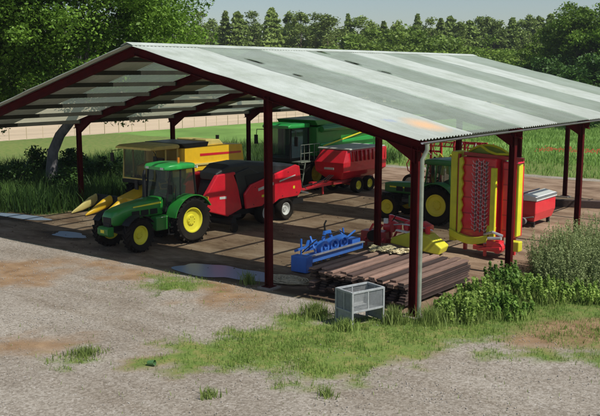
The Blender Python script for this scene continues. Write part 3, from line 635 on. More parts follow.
B().tube([(XR + .07, -.1, ZR - .1), (XR + .07, -.1, ZR - .25), (.24, -.1, ZR - .5), (.24, -.1, .08), (.30, -.2, .03)], .055, 10).build('downpipe', 'galv', shed, smooth=True)
b = B().tube([(-21.93, -.1, ZL - .1), (-21.7, -.1, ZL - .5), (-21.7, -.1, .05)], .05, 10).build('downpipe', 'galv', shed, smooth=True)
B().bar((-4.6, 20.4, .17), (3.2, 23.2, .17), .3, .34).build('timber_beam', 'wooddk', None, bevel=.02)
tag(bpy.data.objects['timber_beam'], 'long dark squared timber lying on the ground behind the far right posts', 'timber beam')

# ------------------------------------------------------------------ wheels
def wheel_meshes(r, w, rim, rimmat, lugs=22, lugd=.05):
    t = B(); hw = w / 2
    t.lathe([(-hw * .55, rim), (-hw * .95, rim + (r - rim) * .35), (-hw, r - .12 * r), (-hw * .75, r - .035), (0, r - .02), (hw * .75, r - .035), (hw, r - .12 * r), (hw * .95, rim + (r - rim) * .35), (hw * .55, rim), (-hw * .55, rim)], 40, closed=False)
    if lugs:
        for i in range(lugs):
            a = 2 * PI * i / lugs
            for s in (-1, 1):
                aa = a + (PI / lugs if s > 0 else 0); rot = Matrix.Rotation(-aa, 3, 'Y') @ Matrix.Rotation(s * .75, 3, 'X')
                c = Matrix.Rotation(-aa, 3, 'Y') @ Vector((r - .02, s * hw * .48, 0)); t.box(c, (lugd * 1.6, hw * 1.15, .055 * (r / .8)), rot)
    tm = t.mesh('wheel', 40); tm.materials.append(M['tyre'])
    q = B(); d = hw * .45
    q.lathe([(-hw * .6, rim), (-hw * .6, rim * .93), (-d * .5, rim * .82), (-d * .2, rim * .45), (-d * .75, rim * .38), (-d * .75, 0.001)], 28, closed=False)
    q.lathe([(hw * .6, rim), (hw * .6, rim * .93), (d * .5, rim * .82), (d * .2, rim * .45), (d * .75, rim * .38), (d * .75, 0.001)], 28, closed=False)
    q.lathe([(-hw * .6, rim + .01), (hw * .6, rim + .01)], 28)
    for i in range(8):
        a = 2 * PI * i / 8
        for s in (-1, 1): q.cyl((rim * .3 * math.cos(a), s * d * .70, rim * .3 * math.sin(a)), (rim * .3 * math.cos(a), s * (d * .75 + .03), rim * .3 * math.sin(a)), .022, 6)
    rm = q.mesh('rim', 40); rm.materials.append(M[rimmat])
    return tm, rm
def wheel(par, wm, loc, ang=0., rz=0.):
    o = put('wheel', wm[0], par, loc, (0, 0, rz)); o.rotation_euler = Euler((0, ang, rz)); put('rim', wm[1], o); return o
def arc_strip(b, c, r, th, a0, a1, y0, y1, n=14):
    rings = []
    for i in range(n + 1):
        a = R(a0 + (a1 - a0) * i / n); ca, sa = math.cos(a), math.sin(a)
        rings.append([Vector((c[0] + q * ca, y, c[1] + q * sa)) for q, y in ((r, y0), (r + th, y0), (r + th, y1), (r, y1))])
    return b.skin(rings)

# ------------------------------------------------------------------ tractors (local +x forward)
def tractor(name, label, loc, rz, old=False):
    t = thing(name, label, 'tractor', loc, rz)
    g = 'jgreen2' if old else 'jgreen'
    WB = 2.45; rr, fr = (.86, .62) if not old else (.84, .56)
    rw = wheel_meshes(rr, .50 if not old else .42, rr * .56, 'jyel', 22); fw = wheel_meshes(fr, .40 if not old else .34, fr * .56, 'jyel', 20, .04)
    for s in (-1, 1):
        wheel(t, rw, (0, s * .90, rr), .3 * s); wheel(t, fw, (WB, s * .86, fr), .1, .08 * s if not old else 0)
    # chassis
    b = B(); b.box((.1, 0, .92), (1.1, .5, .6)); b.box((1.3, 0, .85), (1.6, .42, .42)); b.box((WB + .25, 0, .88), (1.0, .36, .34)); b.cyl((0, -.8, rr), (0, .8, rr), .13, 12)
    b.cyl((WB, -.72, fr), (WB, .72, fr), .10, 10); b.box((WB, 0, fr + .06), (.35, .5, .25)); b.box((-.55, 0, .75), (.35, .35, .35))
    b.build('chassis', 'black', t, bevel=.02)
    # hood
    z0 = 1.08; hz = 1.66 if not old else 1.62
    h = B()
    if old: h.loft([(.95, 0, z0, hz, .66), (1.6, 0, z0, hz, .66), (2.75, 0, z0, hz - .06, .62), (2.98, 0, z0 + .02, hz - .1, .58)], 20, 7)
    else: h.loft([(.9, 0, z0, hz + .12, .80), (1.5, 0, z0, hz + .08, .80), (2.2, 0, z0 - .04, hz, .76), (2.75, 0, z0 - .16, hz - .10, .72), (3.05, 0, z0 - .16, hz - .20, .66), (3.16, 0, z0 - .08, hz - .34, .56)], 24, 5)
    ho = h.build('hood', g, t, smooth=50)
    for s in (-1, 1):
        for k in range(3): B().box((1.35 + .42 * k, s * (.405 if not old else .335), 1.3), (.34, .012, .2)).build('side_grille', 'black', ho)
    if not old:
        gb = B(); gb.box((3.13, 0, 1.10), (.10, .48, .30)); gb.build('front_grille', 'black', ho, bevel=.02)
        for s in (-1, 1):
            B().loft([(3.0, s * .23, 1.24, 1.36, .16), (3.13, s * .21, 1.25, 1.33, .13)], 12, 3).build('headlight', 'lamp', ho, smooth=True)
            B().prism([(1.0, 1.56), (2.3, 1.53), (2.3, 1.57), (1.0, 1.63)], s * .40, s * .407).build('side_stripe', 'jyel', ho)
    else:
        B().box((2.99, 0, 1.3), (.03, .5, .38)).build('front_grille', 'black', ho)
        for s in (-1, 1): B().prism([(1.0, 1.34), (2.7, 1.34), (2.7, 1.40), (1.0, 1.40)], s * .333, s * .338).build('side_stripe', 'jyel', ho)
    # front weight block
    b = B()
    if not old:
        for k in range(8): b.prism([(3.1, .58), (3.3, .58), (3.38, .66), (3.38, .86), (3.3, .92), (3.1, .92)], -.30 + k * .075, -.30 + k * .075 + .066)
        wo = b.build('front_weight', g, t, bevel=.01); B().box((3.386, 0, .77), (.01, .2, .11)).build('badge', 'jyel', wo)
    else:
        b.box((3.05, 0, .8), (.2, .6, .26)).build('front_weight', 'black', t, bevel=.02)
    # cab
    cx0, cx1, cz0, cz1, cw = (-.55, .92, 1.2, 2.78, 1.36) if not old else (-.5, .85, 1.2, 2.52, 1.3)
    fl = B(); fl.box(((cx0 + cx1) / 2, 0, 1.16), (cx1 - cx0, .95, .2)); fl.build('cab_floor', 'black', t)
    b = B(); hw = cw / 2
    corners = {}
    for s in (-1, 1):
        for key, xb, xt in (('r', cx0, cx0 + .12), ('m', .28, .22), ('f', cx1, cx1 - .22)):
            wb = hw * (.82 if key == 'f' else 1); corners[key, s] = ((xb, s * wb, cz0 + .05), (xt, s * hw * .95, cz1))
            b.bar(*corners[key, s], .06 if key != 'm' else .045, .06)
    for z in (cz0 + .08,): b.bar((cx1, -hw * .8, z), (cx1, hw * .8, z), .06, .06); b.bar((cx0, -hw, z + .3), (cx0, hw, z + .3), .06, .06)
    b.build('cab_frame', 'black' if not old else g, t)
    def pane(nm, *pts):
        m = B().add([Vector(p) for p in pts], [(0, 1, 2, 3)]); o = m.build(nm, 'glass', t); sd = o.modifiers.new('solid', 'SOLIDIFY'); sd.thickness = .008; return o
    c = corners
    pane('windscreen', c['f', -1][0], c['f', 1][0], c['f', 1][1], c['f', -1][1]); pane('rear_window', (c['r', 1][0][0], hw, cz0 + .4), (c['r', -1][0][0], -hw, cz0 + .4), c['r', -1][1], c['r', 1][1])
    for s in (-1, 1): pane('side_window', c['m', s][0], c['f', s][0], c['f', s][1], c['m', s][1]); pane('side_window', (c['r', s][0][0], s * hw, cz0 + .45), (.28, s * hw, cz0 + .45), c['m', s][1], c['r', s][1])
    rf = B(); x0, x1 = cx0 - .02, cx1 + .02
    rf.loft([(x0, 0, cz1 + .02, cz1 + .12, cw * .86), (x0 + .12, 0, cz1 - .03, cz1 + .20, cw * 1.04), ((x0 + x1) / 2, 0, cz1 - .03, cz1 + .24, cw * 1.08), (x1 - .15, 0, cz1 - .03, cz1 + .20, cw * 1.04), (x1, 0, cz1, cz1 + .11, cw * .86)], 28, 6 if not old else 9)
    ro = rf.build('cab_roof', 'roofgreen' if not old else 'jgreen2', t, smooth=45)
    b = B()
    for s in (-1, 1): b.box((x1 - .02, s * .42, cz1 + .06), (.06, .16, .08))
    b.build('work_light', 'lamp', ro)
    # seat, wheel
    B().box((-.05, 0, 1.42), (.5, .5, .14)).box((-.3, 0, 1.78), (.14, .48, .65), (0, -.15, 0)).build('seat', 'seat', t, bevel=.04)
    b = B(); b.tube([(.75, 0, 1.3), (.5, 0, 1.78)], .04, 8); ringp = [(.5 + .19 * math.cos(a) * .9, .19 * math.sin(a), 1.8 + .19 * math.cos(a) * .4) for a in [2 * PI * i / 16 for i in range(17)]]; b.tube(ringp, .015, 6, False); b.build('steering_wheel', 'black', t)
    # fenders
    for s in (-1, 1):
        b = B(); y0, y1 = sorted((s * .62, s * 1.17)); arc_strip(b, (0, rr), rr + .09, .035, 12, 150, y0, y1, 18)
        b.prism([(rr * .92, rr + .1)] + [((rr + .1) * math.cos(R(a)), rr + (rr + .1) * math.sin(R(a))) for a in range(15, 150, 15)] + [(-.6, 1.3), (.5, 1.2)], s * .62, s * .655)
        f = b.build('fender', g, t, smooth=30)
        B().box((-.78, s * 1.0, 1.62), (.05, .16, .1)).build('tail_light', 'amber', f)
    if not old:
        for s in (-1, 1):
            b = B(); y0, y1 = sorted((s * .66, s * 1.06)); arc_strip(b, (WB, fr), fr + .07, .025, 35, 145, y0, y1, 10); b.build('front_mudguard', 'black', t)
    for s in (-1, 1):
        b = B(); b.tube([(.9, s * .34, 1.1), (1.3, s * .44, .98), (1.9, s * .40, .9), (2.3, s * .30, .85)], .022, 6); b.build('hose', 'black', t)
        B().box((1.9, s * .02, .80 if s < 0 else .76), (.5, .5, .2)).build('engine_block', 'grey', t, bevel=.03) if s < 0 else None
        b = B(); b.bar((cx0 + .02, s * .5, cz1 + .02), (cx0 - .12, s * .5, cz1 + .02), .04, .04); b.box((cx0 - .14, s * .5, cz1 + .02), (.06, .16, .1)); b.build('rear_work_light', 'lamp', t)
        b = B(); b.tube([(.62, s * (hw + .02), 1.45), (.60, s * (hw + .07), 1.5), (.55, s * (hw + .07), 2.2), (.53, s * (hw + .02), 2.25)], .014, 6); b.build('grab_handle', 'black', t)
    # steps, tank, exhaust, mirrors
    for s in (-1, 1):
        b = B(); b.box((1.15, s * .56, .86), (.72, .34, .52)); b.build('fuel_tank', g if s < 0 or not old else g, t, bevel=.04)
        b = B(); [b.box((.83 - .02 * k, s * .78, .42 + .27 * k), (.3, .22, .03)) for k in range(3)]; b.bar((.68, s * .78, .4), (.66, s * .78, 1.1), .03, .03); b.bar((.98, s * .78, .4), (.96, s * .78, 1.1), .03, .03); b.build('step', 'black', t)
        b = B(); b.tube([(cx1 - .1, s * hw, 2.2), (cx1 + .1, s * (hw + .3), 2.25), (cx1 + .1, s * (hw + .3), 1.95)], .018, 6); b.box((cx1 + .1, s * (hw + .3), 2.12), (.05, .18, .34)); b.build('mirror', 'black', t)
    b = B(); b.tube([(1.02, -.5, 1.2), (1.02, -.52, 1.6), (1.02, -.52, 2.55), (.95, -.56, 2.72)], [.07, .09, .07, .05], 10); b.build('exhaust', 'black', t, smooth=True)
    if not old: B().cyl((.1, .4, cz1 + .2), (.1, .4, cz1 + .42), .05, 10).build('beacon', 'amber', ro)
    b = B()
    for s in (-1, 1): b.bar((-.4, s * .3, .55), (-1.15, s * .42, .5), .06, .09); b.bar((-.4, s * .25, 1.1), (-.95, s * .4, .95), .05, .05); b.bar((-.95, s * .4, .95), (-.9, s * .42, .5), .03, .03)
    b.build('rear_linkage', 'black', t)
    return t
tractor('tractor', 'green tractor with yellow wheels parked at the shed front facing the yard', (-12.72, 3.62, .0), R(-90 - 3), False)
tractor('tractor', 'older dark green tractor with yellow wheels standing behind the front corner post', (-6.2, 13.45, 0), R(180), True)

# ------------------------------------------------------------------ yellow combine (faces the yard)
t = thing('combine_harvester', 'orange yellow combine harvester with tan cab roof and pointed maize header left of the tractor', 'combine harvester', (-18.6, 9.5, 0), R(-90))
fw = wheel_meshes(.80, .55, .42, 'nyel', 20); rw = wheel_meshes(.52, .38, .27, 'nyel', 18)
for s in (-1, 1): wheel(t, fw, (1.3, s * 1.15, .80)); wheel(t, rw, (-2.2, s * 1.0, .52))
b = B(); b.box((-.4, 0, .95), (4.4, 1.5, .5)); b.cyl((1.3, -1, .8), (1.3, 1, .8), .12); b.cyl((-2.2, -.9, .52), (-2.2, .9, .52), .09); b.build('chassis', 'black', t)
b = B(); b.prism([(1.5, 1.15), (1.5, 2.0), (.9, 2.15), (.9, 2.9), (-1.8, 2.92), (-3.3, 2.85), (-3.45, 1.9), (-3.3, 1.3), (-2.4, 1.05), (-.2, 1.0)], -1.22, 1.22); body = b.build('body', 'nyel', t, bevel=.04)
for s in (-1, 1):
    b = B(); b.prism([(.75, 1.25), (.75, 2.0), (-1.0, 2.0), (-1.0, 1.1)], s * 1.225, s * 1.30); b.prism([(-1.06, 1.12), (-1.06, 2.0), (-3.1, 1.95), (-3.2, 1.45), (-2.4, 1.15)], s * 1.225, s * 1.29); b.build('side_panel', 'nyel', body, bevel=.03)
    b = B(); b.prism([(-.3, 2.46), (-3.2, 2.42), (-3.2, 2.52), (-.3, 2.58)], s * 1.222, s * 1.232); b.build('side_stripe', 'red', body)
    b = B(); b.prism([(.85, 2.06), (-3.25, 1.99), (-3.25, 2.08), (.85, 2.15)], s * 1.22, s * 1.36); b.build('side_ledge', 'pale', body, bevel=.015)
    b = B(); [b.box((-.2 - .5 * k, s * 1.305, 1.55), (.32, .02, .5)) for k in range(2)]; b.build('vent', 'black', body)
b = B(); b.prism([(.7, 2.9), (.95, 3.12), (-.9, 3.12), (-.8, 2.9)], -1.25, 1.25); b.build('grain_tank', 'hood', t, bevel=.03)
b = B(); b.prism([(-.95, 2.9), (-.95, 3.2), (-1.9, 3.16), (-2.2, 2.9)], -1.0, 1.0); b.build('engine_hood', 'pale', t, bevel=.05)
B().tube([(-1.9, .85, 2.9), (-1.9, .85, 3.35)], [.07, .09], 10).build('exhaust', 'black', t)
B().tube([(.6, -1.38, 2.5), (-1.5, -1.42, 2.6), (-3.3, -1.4, 2.7)], .12, 12).build('unloading_auger', 'nyel', t, smooth=True)
b = B()
for x, y in ((2.45, -1.05), (2.45, 1.05), (1.05, -1.1), (1.05, 1.1), (1.8, 1.1), (1.8, -1.1)): b.bar((x, y, 1.5), (x - (.1 if x > 2 else 0), y, 2.95), .06, .06)
b.bar((2.45, -1.05, 1.55), (2.45, 1.05, 1.55), .06, .06); b.build('cab_frame', 'ntan', t)
B().box((1.75, 0, 1.42), (1.5, 2.2, .16)).build('cab_floor', 'black', t)
for nm, a_, c_ in (('windscreen', (2.44, 0, 2.25), (.01, 2.05, 1.3)), ('side_window', (1.75, 1.09, 2.25), (1.3, .01, 1.3)), ('side_window', (1.75, -1.09, 2.25), (1.3, .01, 1.3))): B().box(a_, c_).build(nm, 'glass', t)
B().box((1.5, .2, 1.75), (.5, .5, .5)).box((1.3, .2, 2.15), (.12, .5, .6)).build('seat', 'seat', t, bevel=.04)
b = B(); b.loft([(.95, 0, 2.95, 3.04, 2.3), (1.1, 0, 2.9, 3.12, 2.5), (2.5, 0, 2.9, 3.10, 2.5), (2.75, 0, 2.92, 3.02, 2.4)], 24, 9); b.build('cab_roof', 'ntan', t, smooth=45)
b = B()
for s in (-1, 1): b.tube([(2.5, s * 1.1, 2.85), (2.75, s * 1.45, 2.8), (2.75, s * 1.45, 2.35)], .02, 6); b.box((2.76, s * 1.45, 2.5), (.05, .2, .4))
b.build('mirror', 'black', t)
b = B(); b.bar((1.4, 1.25, .3), (1.9, 1.25, 1.5), .04, .05); b.bar((1.9, 1.25, .3), (2.4, 1.25, 1.5), .04, .05)
for k in range(5): b.box((1.72 + .1 * k, 1.25, .45 + .24 * k), (.5, .2, .03))
b.build('ladder', 'nyel', t)
b = B(); b.prism([(1.4, .7), (1.4, 1.3), (3.3, .75), (3.3, .25)], -.55, .55); b.build('feeder_house', 'nyel', t, bevel=.03)
b = B(); b.prism([(2.95, .12), (2.95, .72), (3.2, .76), (3.3, .5), (3.6, .15)], -2.25, 2.05); hd = b.build('header', 'black', t, bevel=.02)
for k in range(5):
    yy = -2.05 + k * 1.0; col = ('pale', 'nyel', 'nyel', 'nyel', 'nyel')[k]; kw = (.62, 1.1, 1, 1, 1)[k]
    b = B(); b.loft([(3.3, yy, .3, .80, .34 * kw), (3.7, yy, .2, .66, .28 * kw), (4.1, yy, .10, .44, .20 * kw), (4.6, yy, .04, .17, .09 * kw), (4.72, yy, .03, .09, .04)], 12, 2.4); b.build('snout', col, hd, smooth=60)

# ------------------------------------------------------------------ big red baler
t = thing('baler', 'red square baler with charcoal top cover and tandem wheels behind the green tractor', 'baler', (-12.9, 8.9, 0), R(-90))
wm = wheel_meshes(.50, .42, .28, 'white', 0)
for s in (-1, 1):
    for x in (.62, -.68): wheel(t, wm, (x, s * .78, .50))
b = B(); b.box((-.2, 0, .62), (4.6, .9, .22)); b.box((0, 0, .5), (1.7, 1.3, .14)); b.bar((2.0, 0, .7), (4.3, 0, .62), .18, .2); b.build('chassis', 'black', t)
b = B(); b.prism([(1.5, .85), (1.9, 2.2), (-1.4, 2.30), (-1.75, 2.25), (-1.85, 1.2), (-1.6, .85)], -.82, .82); b.build('bale_chamber', 'black', t, bevel=.03)
for s in (-1, 1):
    b = B(); b.prism([(1.95, .82), (2.05, 1.45), (1.65, 1.80), (-1.35, 2.38), (-1.62, 2.30), (-1.80, 1.25), (-1.55, .98), (-.2, .98), (.2, .82)], s * .83, s * .94); sp = b.build('side_panel', 'red', t, bevel=.035)
    b = B(); b.prism([(1.2, 1.48), (.2, 1.64), (.2, 1.76), (1.2, 1.60)], s * .941, s * .948); b.prism([(-.2, 1.72), (-1.3, 1.90), (-1.3, 1.95), (-.2, 1.78)], s * .941, s * .948); b.build('pale_marking', 'net', sp)
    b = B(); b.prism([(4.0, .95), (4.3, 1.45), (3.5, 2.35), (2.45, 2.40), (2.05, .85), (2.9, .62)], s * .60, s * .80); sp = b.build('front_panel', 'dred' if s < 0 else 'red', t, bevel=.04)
    b = B(); b.prism([(3.4, 1.38), (3.0, 1.36), (3.0, 1.46), (3.4, 1.48)], s * .801, s * .808); b.build('pale_marking', 'net', sp)
b = B(); b.prism([(3.7, 1.0), (3.3, 2.1), (2.0, 2.3), (2.0, .8)], -.35, .5); b.build('flywheel_housing', 'black', t, bevel=.04)
b = B(); b.loft([(3.35, .12, 2.1, 2.42, .9), (2.7, .1, 2.2, 2.72, 1.2), (1.5, 0, 2.1, 2.74, 1.5), (.2, 0, 2.0, 2.60, 1.66), (-1.0, 0, 2.0, 2.46, 1.66), (-1.6, 0, 2.0, 2.36, 1.5)], 20, 5); b.prism([(2.6, 2.3), (1.95, .95), (1.75, .95), (1.75, 1.75), (.9, 2.2), (1.6, 2.5)], -.80, .80); b.build('top_cover', 'hood', t, bevel=.03)
b = B(); b.box((-2.3, 0, 1.05), (1.0, 1.1, .08), (0, -.25, 0)); b.bar((-1.8, .5, 1.7), (-2.7, .5, 1.1), .03, .03); b.bar((-1.8, -.5, 1.7), (-2.7, -.5, 1.1), .03, .03); b.build('bale_chute', 'grey', t)
b = B(); b.cyl((2.8, -1.0, .42), (2.8, 1.0, .42), .17, 12); b.box((2.6, 0, .62), (.5, 2.0, .12)); b.build('pickup', 'black', t)
for s in (-1, 1): B().cyl((2.9, s * 1.05, .2), (2.9, s * 1.15, .2), .2, 14).build('gauge_wheel', 'tyre', t)
b = B()
for k in range(4): b.box((-1.9, 0, 1.3 + k * .25), (.05, 1.4 - .1 * k, .05))
for y in (-.6, .6): b.box((-1.9, y, 1.65), (.05, .05, .9))
b.build('rear_frame', 'red', t)
for k in range(3): B().tube([(2.2, .2 * k - .2, 1.2), (3.0, .15 * k - .15, .95 - .08 * k), (3.9, .1 * k - .1, .85), (4.4, .05 * k, .95)], .02, 6).build('hose', 'black', t)
for x, z in ((1.5, .95), (.6, 1.08), (-.4, 1.1), (-1.4, 1.15), (1.4, 1.66), (.3, 1.88), (-.8, 2.1)): B().cyl((x, .935, z), (x, .95, z), .025, 8).build('bolt', 'black', t)
B().box((.9, .945, 1.25), (.16, .008, .10)).build('warning_sticker', 'jyel', t); B().box((-1.2, .945, 1.4), (.12, .008, .12)).build('warning_sticker', 'jyel', t)
B().prism([(1.9, 1.0), (1.78, 1.0), (1.55, 1.75), (1.67, 1.75)], .83, .86).build('panel_trim', 'black', t)

# ------------------------------------------------------------------ green combine
t = thing('combine_harvester', 'large green combine harvester with yellow side stripe at the back of the shed', 'combine harvester', (-18.2, 19.4, 0), R(-90))
fw = wheel_meshes(.92, .7, .48, 'jyel', 20); rw = wheel_meshes(.6, .42, .32, 'jyel', 18)
for s in (-1, 1): wheel(t, fw, (1.2, s * 1.25, .92)); wheel(t, rw, (-3.0, s * 1.15, .6))
b = B(); b.box((-.6, 0, 1.05), (5.2, 1.6, .6)); b.cyl((1.2, -1.1, .92), (1.2, 1.1, .92), .14); b.cyl((-3, -1, .6), (-3, 1, .6), .1); b.build('chassis', 'black', t)
b = B(); b.prism([(1.1, 1.5), (1.1, 3.4), (.2, 3.55), (-2.2, 3.55), (-3.4, 3.2), (-4.6, 2.9), (-5.0, 2.3), (-4.7, 1.5), (-3.4, 1.3), (-.4, 1.2)], -1.4, 1.4); body = b.build('body', 'jgreen', t, bevel=.05)
for s in (-1, 1):
    b = B(); b.prism([(.9, 1.7), (.9, 2.5), (-4.7, 2.75), (-4.8, 1.9), (-3.2, 1.55), (-.3, 1.45)], s * 1.405, s * 1.50); b.build('side_panel', 'roofgreen', body, bevel=.04)
    b = B(); b.prism([(.7, 2.32), (-3.9, 3.02), (-3.9, 3.10), (.7, 2.40)], s * 1.503, s * 1.512); b.prism([(.7, 1.9), (-.4, 2.02), (-.4, 2.08), (.7, 1.96)], s * 1.503, s * 1.512); b.build('side_stripe', 'jyel', body)
b = B(); b.prism([(1.0, 3.5), (1.25, 3.8), (-2.3, 3.85), (-2.1, 3.5)], -1.35, 1.35); b.build('grain_tank', 'jgreen', t, bevel=.03)
B().tube([(.9, 1.55, 3.3), (-2, 1.6, 3.35), (-5.2, 1.55, 3.2)], .17, 12).build('unloading_auger', 'jgreen', t, smooth=True)
b = B()
for x, y in ((2.75, -.8), (2.75, .8), (1.25, -.9), (1.25, .9)): b.bar((x, y, 1.75), (x - (.15 if x > 2 else 0), y, 3.4), .07, .07)
b.build('cab_frame', 'black', t)
for nm, a_, c_ in (('windscreen', (2.7, 0, 2.6), (.01, 1.55, 1.6)), ('side_window', (2.0, .89, 2.6), (1.4, .01, 1.6)), ('side_window', (2.0, -.89, 2.6), (1.4, .01, 1.6))): B().box(a_, c_).build(nm, 'bglass', t)
b = B(); b.box((2.0, 0, 1.7), (1.6, 1.8, .18)); b.box((1.6, 0, 2.1), (.5, .5, .6)); b.build('cab_floor', 'black', t)
b = B(); b.loft([(1.1, 0, 3.42, 3.55, 1.8), (1.25, 0, 3.38, 3.66, 2.0), (2.8, 0, 3.38, 3.64, 2.0), (3.0, 0, 3.4, 3.55, 1.8)], 24, 8); b.build('cab_roof', 'roofgreen', t, smooth=45)
for s in (-1, 1):
    b = B(); b.tube([(2.75, s * .9, 3.3), (2.95, s * 1.35, 3.3), (2.95, s * 1.4, 2.8)], .025, 6); b.box((2.96, s * 1.4, 2.75), (.06, .22, .5)); b.build('mirror', 'black', t)
b = B(); b.box((1.9, 1.25, 1.62), (1.7, .65, .05))
for x in (1.1, 1.55, 2.0, 2.45, 2.75): b.bar((x, 1.55, 1.62), (x, 1.55, 2.55), .03, .03)
for z in (2.1, 2.55): b.bar((1.1, 1.55, z), (2.75, 1.55, z), .03, .03)
b.build('platform_railing', 'galv', t)
b = B(); b.bar((2.85, 1.3, .45), (2.55, 1.3, 1.65), .04, .05); b.bar((2.85, 1.7, .45), (2.55, 1.7, 1.65), .04, .05)
for k in range(5): b.box((2.83 - .065 * k, 1.5, .5 + .25 * k), (.08, .42, .03))
b.build('ladder', 'galv', t)
b = B(); b.prism([(1.6, .8), (1.6, 1.6), (3.5, 1.0), (3.5, .45)], -.7, .7); b.build('feeder_house', 'jgreen', t, bevel=.03)

# ------------------------------------------------------------------ red wagon
t = thing('trailer_wagon', 'red hopper wagon with ribbed sides and pale top net in front of the green combine', 'wagon', (-15.1, 18.7, 0), R(-90)); t.scale = (.95, .95, .9)
wm = wheel_meshes(.48, .36, .26, 'jyel', 0)
for s in (-1, 1):
    for x in (.2, -.95): wheel(t, wm, (x, s * .85, .48))
b = B(); b.box((-.1, 0, .72), (4.0, .9, .18)); b.box((-.35, 0, .52), (1.5, 1.4, .1)); b.build('chassis', 'dred', t)
b = B(); b.skin([[Vector(p) for p in q] for q in ([(1.95, -.95, 1.35), (1.95, .95, 1.35), (-2.4, 1.15, 1.35), (-2.4, -1.15, 1.35)], [(1.95, -.95, 2.35), (1.95, .95, 2.35), (-2.4, 1.15, 2.45), (-2.4, -1.15, 2.45)])])
b = B()
b.skin([[Vector(p) for p in q] for q in (
    [(1.2, -.5, .84), (1.2, .5, .84), (-2.0, .5, .84), (-2.0, -.5, .84)],
    [(1.7, -.95, 1.35), (1.7, .95, 1.35), (-2.4, 1.12, 1.35), (-2.4, -1.12, 1.35)],
    [(1.75, -1.0, 1.9), (1.75, 1.0, 1.9), (-2.4, 1.15, 1.9), (-2.4, -1.15, 1.9)],
    [(1.35, -.72, 2.58), (1.35, .92, 2.58), (-2.4, 1.15, 2.62), (-2.4, -1.15, 2.62)])])
hp = b.build('hopper', 'red', t, bevel=.03)
for k in range(9):
    for s in (-1, 1): B().box((1.0 - k * .4, s * 1.10, 2.24), (.06, .12, .62), (s * .08, 0, 0)).build('rib', 'dred', hp)
B().box((-.5, 0, 2.66), (3.6, 2.2, .09)).build('load_cover', 'net', t, bevel=.03)
b = B(); b.prism([(1.752, 1.48), (1.752, 1.60)] + [(1.77, 1.60), (1.77, 1.48)], -.3, .35); b.build('pale_marking', 'net', hp)
b = B(); b.bar((1.2, .35, .75), (4.3, 0, .58), .12, .16); b.bar((1.2, -.35, .75), (4.3, 0, .58), .12, .16); b.bar((2.3, 0, .7), (2.3, 0, .1), .08, .08); b.cyl((4.3, 0, .5), (4.3, 0, .68), .12, 12); b.box((3.2, 0, .78), (.4, .25, .25)); b.build('drawbar', 'red', t)
b = B()
for k in range(3): b.tube([(1.9, .2 + .12 * k, 1.2), (2.5, .15 + .1 * k, .95 - .05 * k), (3.6, .05 * k, .8), (4.2, .04 * k, .72)], .022, 5)
b.build('hose', 'black', t)

# ------------------------------------------------------------------ folded red cultivator behind the old tractor
t = thing('folded_cultivator', 'tall folded red cultivator with yellow green plates behind the older tractor', 'cultivator', (-8.4, 17.4, 0), 0)
wm = wheel_meshes(.48, .3, .3, 'silver', 0)
for x in (-1.75, 1.6): wheel(t, wm, (x, -.3, 1.0 if x < 0 else .5), 0, R(90) * 0)
b = B(); b.box((0, 0, .85), (3.4, .16, .16)); b.box((0, .8, .85), (3.4, .16, .16)); b.bar((0, 0, .85), (0, 2.0, .6), .16, .16); b.bar((-1.75, -.3, 1.0), (-1.6, 0, .85), .1, .1); b.build('main_frame', 'red', t)
for s in (-1, 1):
    b = B()
    for z in (1.3, 1.95, 2.6, 3.1): b.bar((s * .35, .1, z), (s * 2.0, .1, z), .09, .09)
    for x in (.35, .9, 1.45, 2.0): b.bar((s * x, .1, .85), (s * x, .1, 3.15), .09, .09)
    b.bar((s * .35, .1, .9), (s * 2.0, .1, 3.1), .06, .06)
    wg = b.build('wing_frame', 'red', t)
    for k in range(5):
        b = B()
        for j in range(2): b.tube([(s * (.5 + .36 * k), 0, 1.5 + j * .95), (s * (.5 + .36 * k), -.28, 1.6 + j * .95), (s * (.56 + .36 * k), -.34, 1.95 + j * .95), (s * (.52 + .36 * k), -.15, 2.15 + j * .95)], .03, 5)
        b.build('tine', 'silver' if k % 2 else 'dred', wg)
for x in (-.2, .35, 1.15): B().prism([(x - .2, 1.6), (x + .2, 1.5), (x + .22, 2.3), (x, 2.55), (x - .2, 2.2)], -.28, -.22).build('guard_plate', 'cyel', t)
b = B()
for k in range(2): b.bar((-2.0, -.1, 2.9 + .2 * k), (2.6, -.1, 2.85 + .2 * k), .05, .05)
for k in range(15): b.bar((-1.9 + .3 * k, -.1, 2.85), (-1.75 + .3 * k, -.1, 3.12), .04, .04)
b.build('tine_rail', 'red', t)

# ------------------------------------------------------------------ tall folded mower, red and yellow
t = thing('folded_mower', 'tall folded red and yellow mower standing upright between the eave posts', 'mower', (-1.9, 8.35, 0), R(-2))
def folded_wing(x0, x1, z0, z1, y, nm):
    b = B().box(((x0 + x1) / 2, y, (z0 + z1) / 2), (x1 - x0, .66, z1 - z0)); o = b.build(nm, 'red', t, bevel=.05)
    for k in range(5): B().box(((x0 + x1) / 2, y - .335, z0 + (z1 - z0) * (k + .5) / 5), (x1 - x0 - .12, .012, .035)).build('panel_seam', 'dred', o)
    return o
w1 = folded_wing(-.92, .42, .62, 3.46, 0, 'wing_guard'); w2 = folded_wing(.56, 1.08, .72, 3.36, .2, 'wing_guard')
b = B(); b.box((-1.16, -.1, 2.03), (.26, .62, 3.2)); b.build('side_skid', 'cyel', t, bevel=.03)
b = B(); b.box((-.985, -.32, 2.05), (.06, .12, 3.0)); b.build('hinge_rod', 'dred', t)
sk = []
for k in range(15): sk += [(-.84 + (.07 if k % 2 else 0), .8 + k * .19)]
b = B(); b.prism([(-.93, .7)] + [(-.93, 3.4)] + [(x, z) for x, z in reversed(sk)], -.46, -.36); b.build('scalloped_strip', 'cyel', t)
B().box((.40, -.40, 1.9), (.20, .12, 2.5)).build('centre_skid', 'cyel', t, bevel=.02)
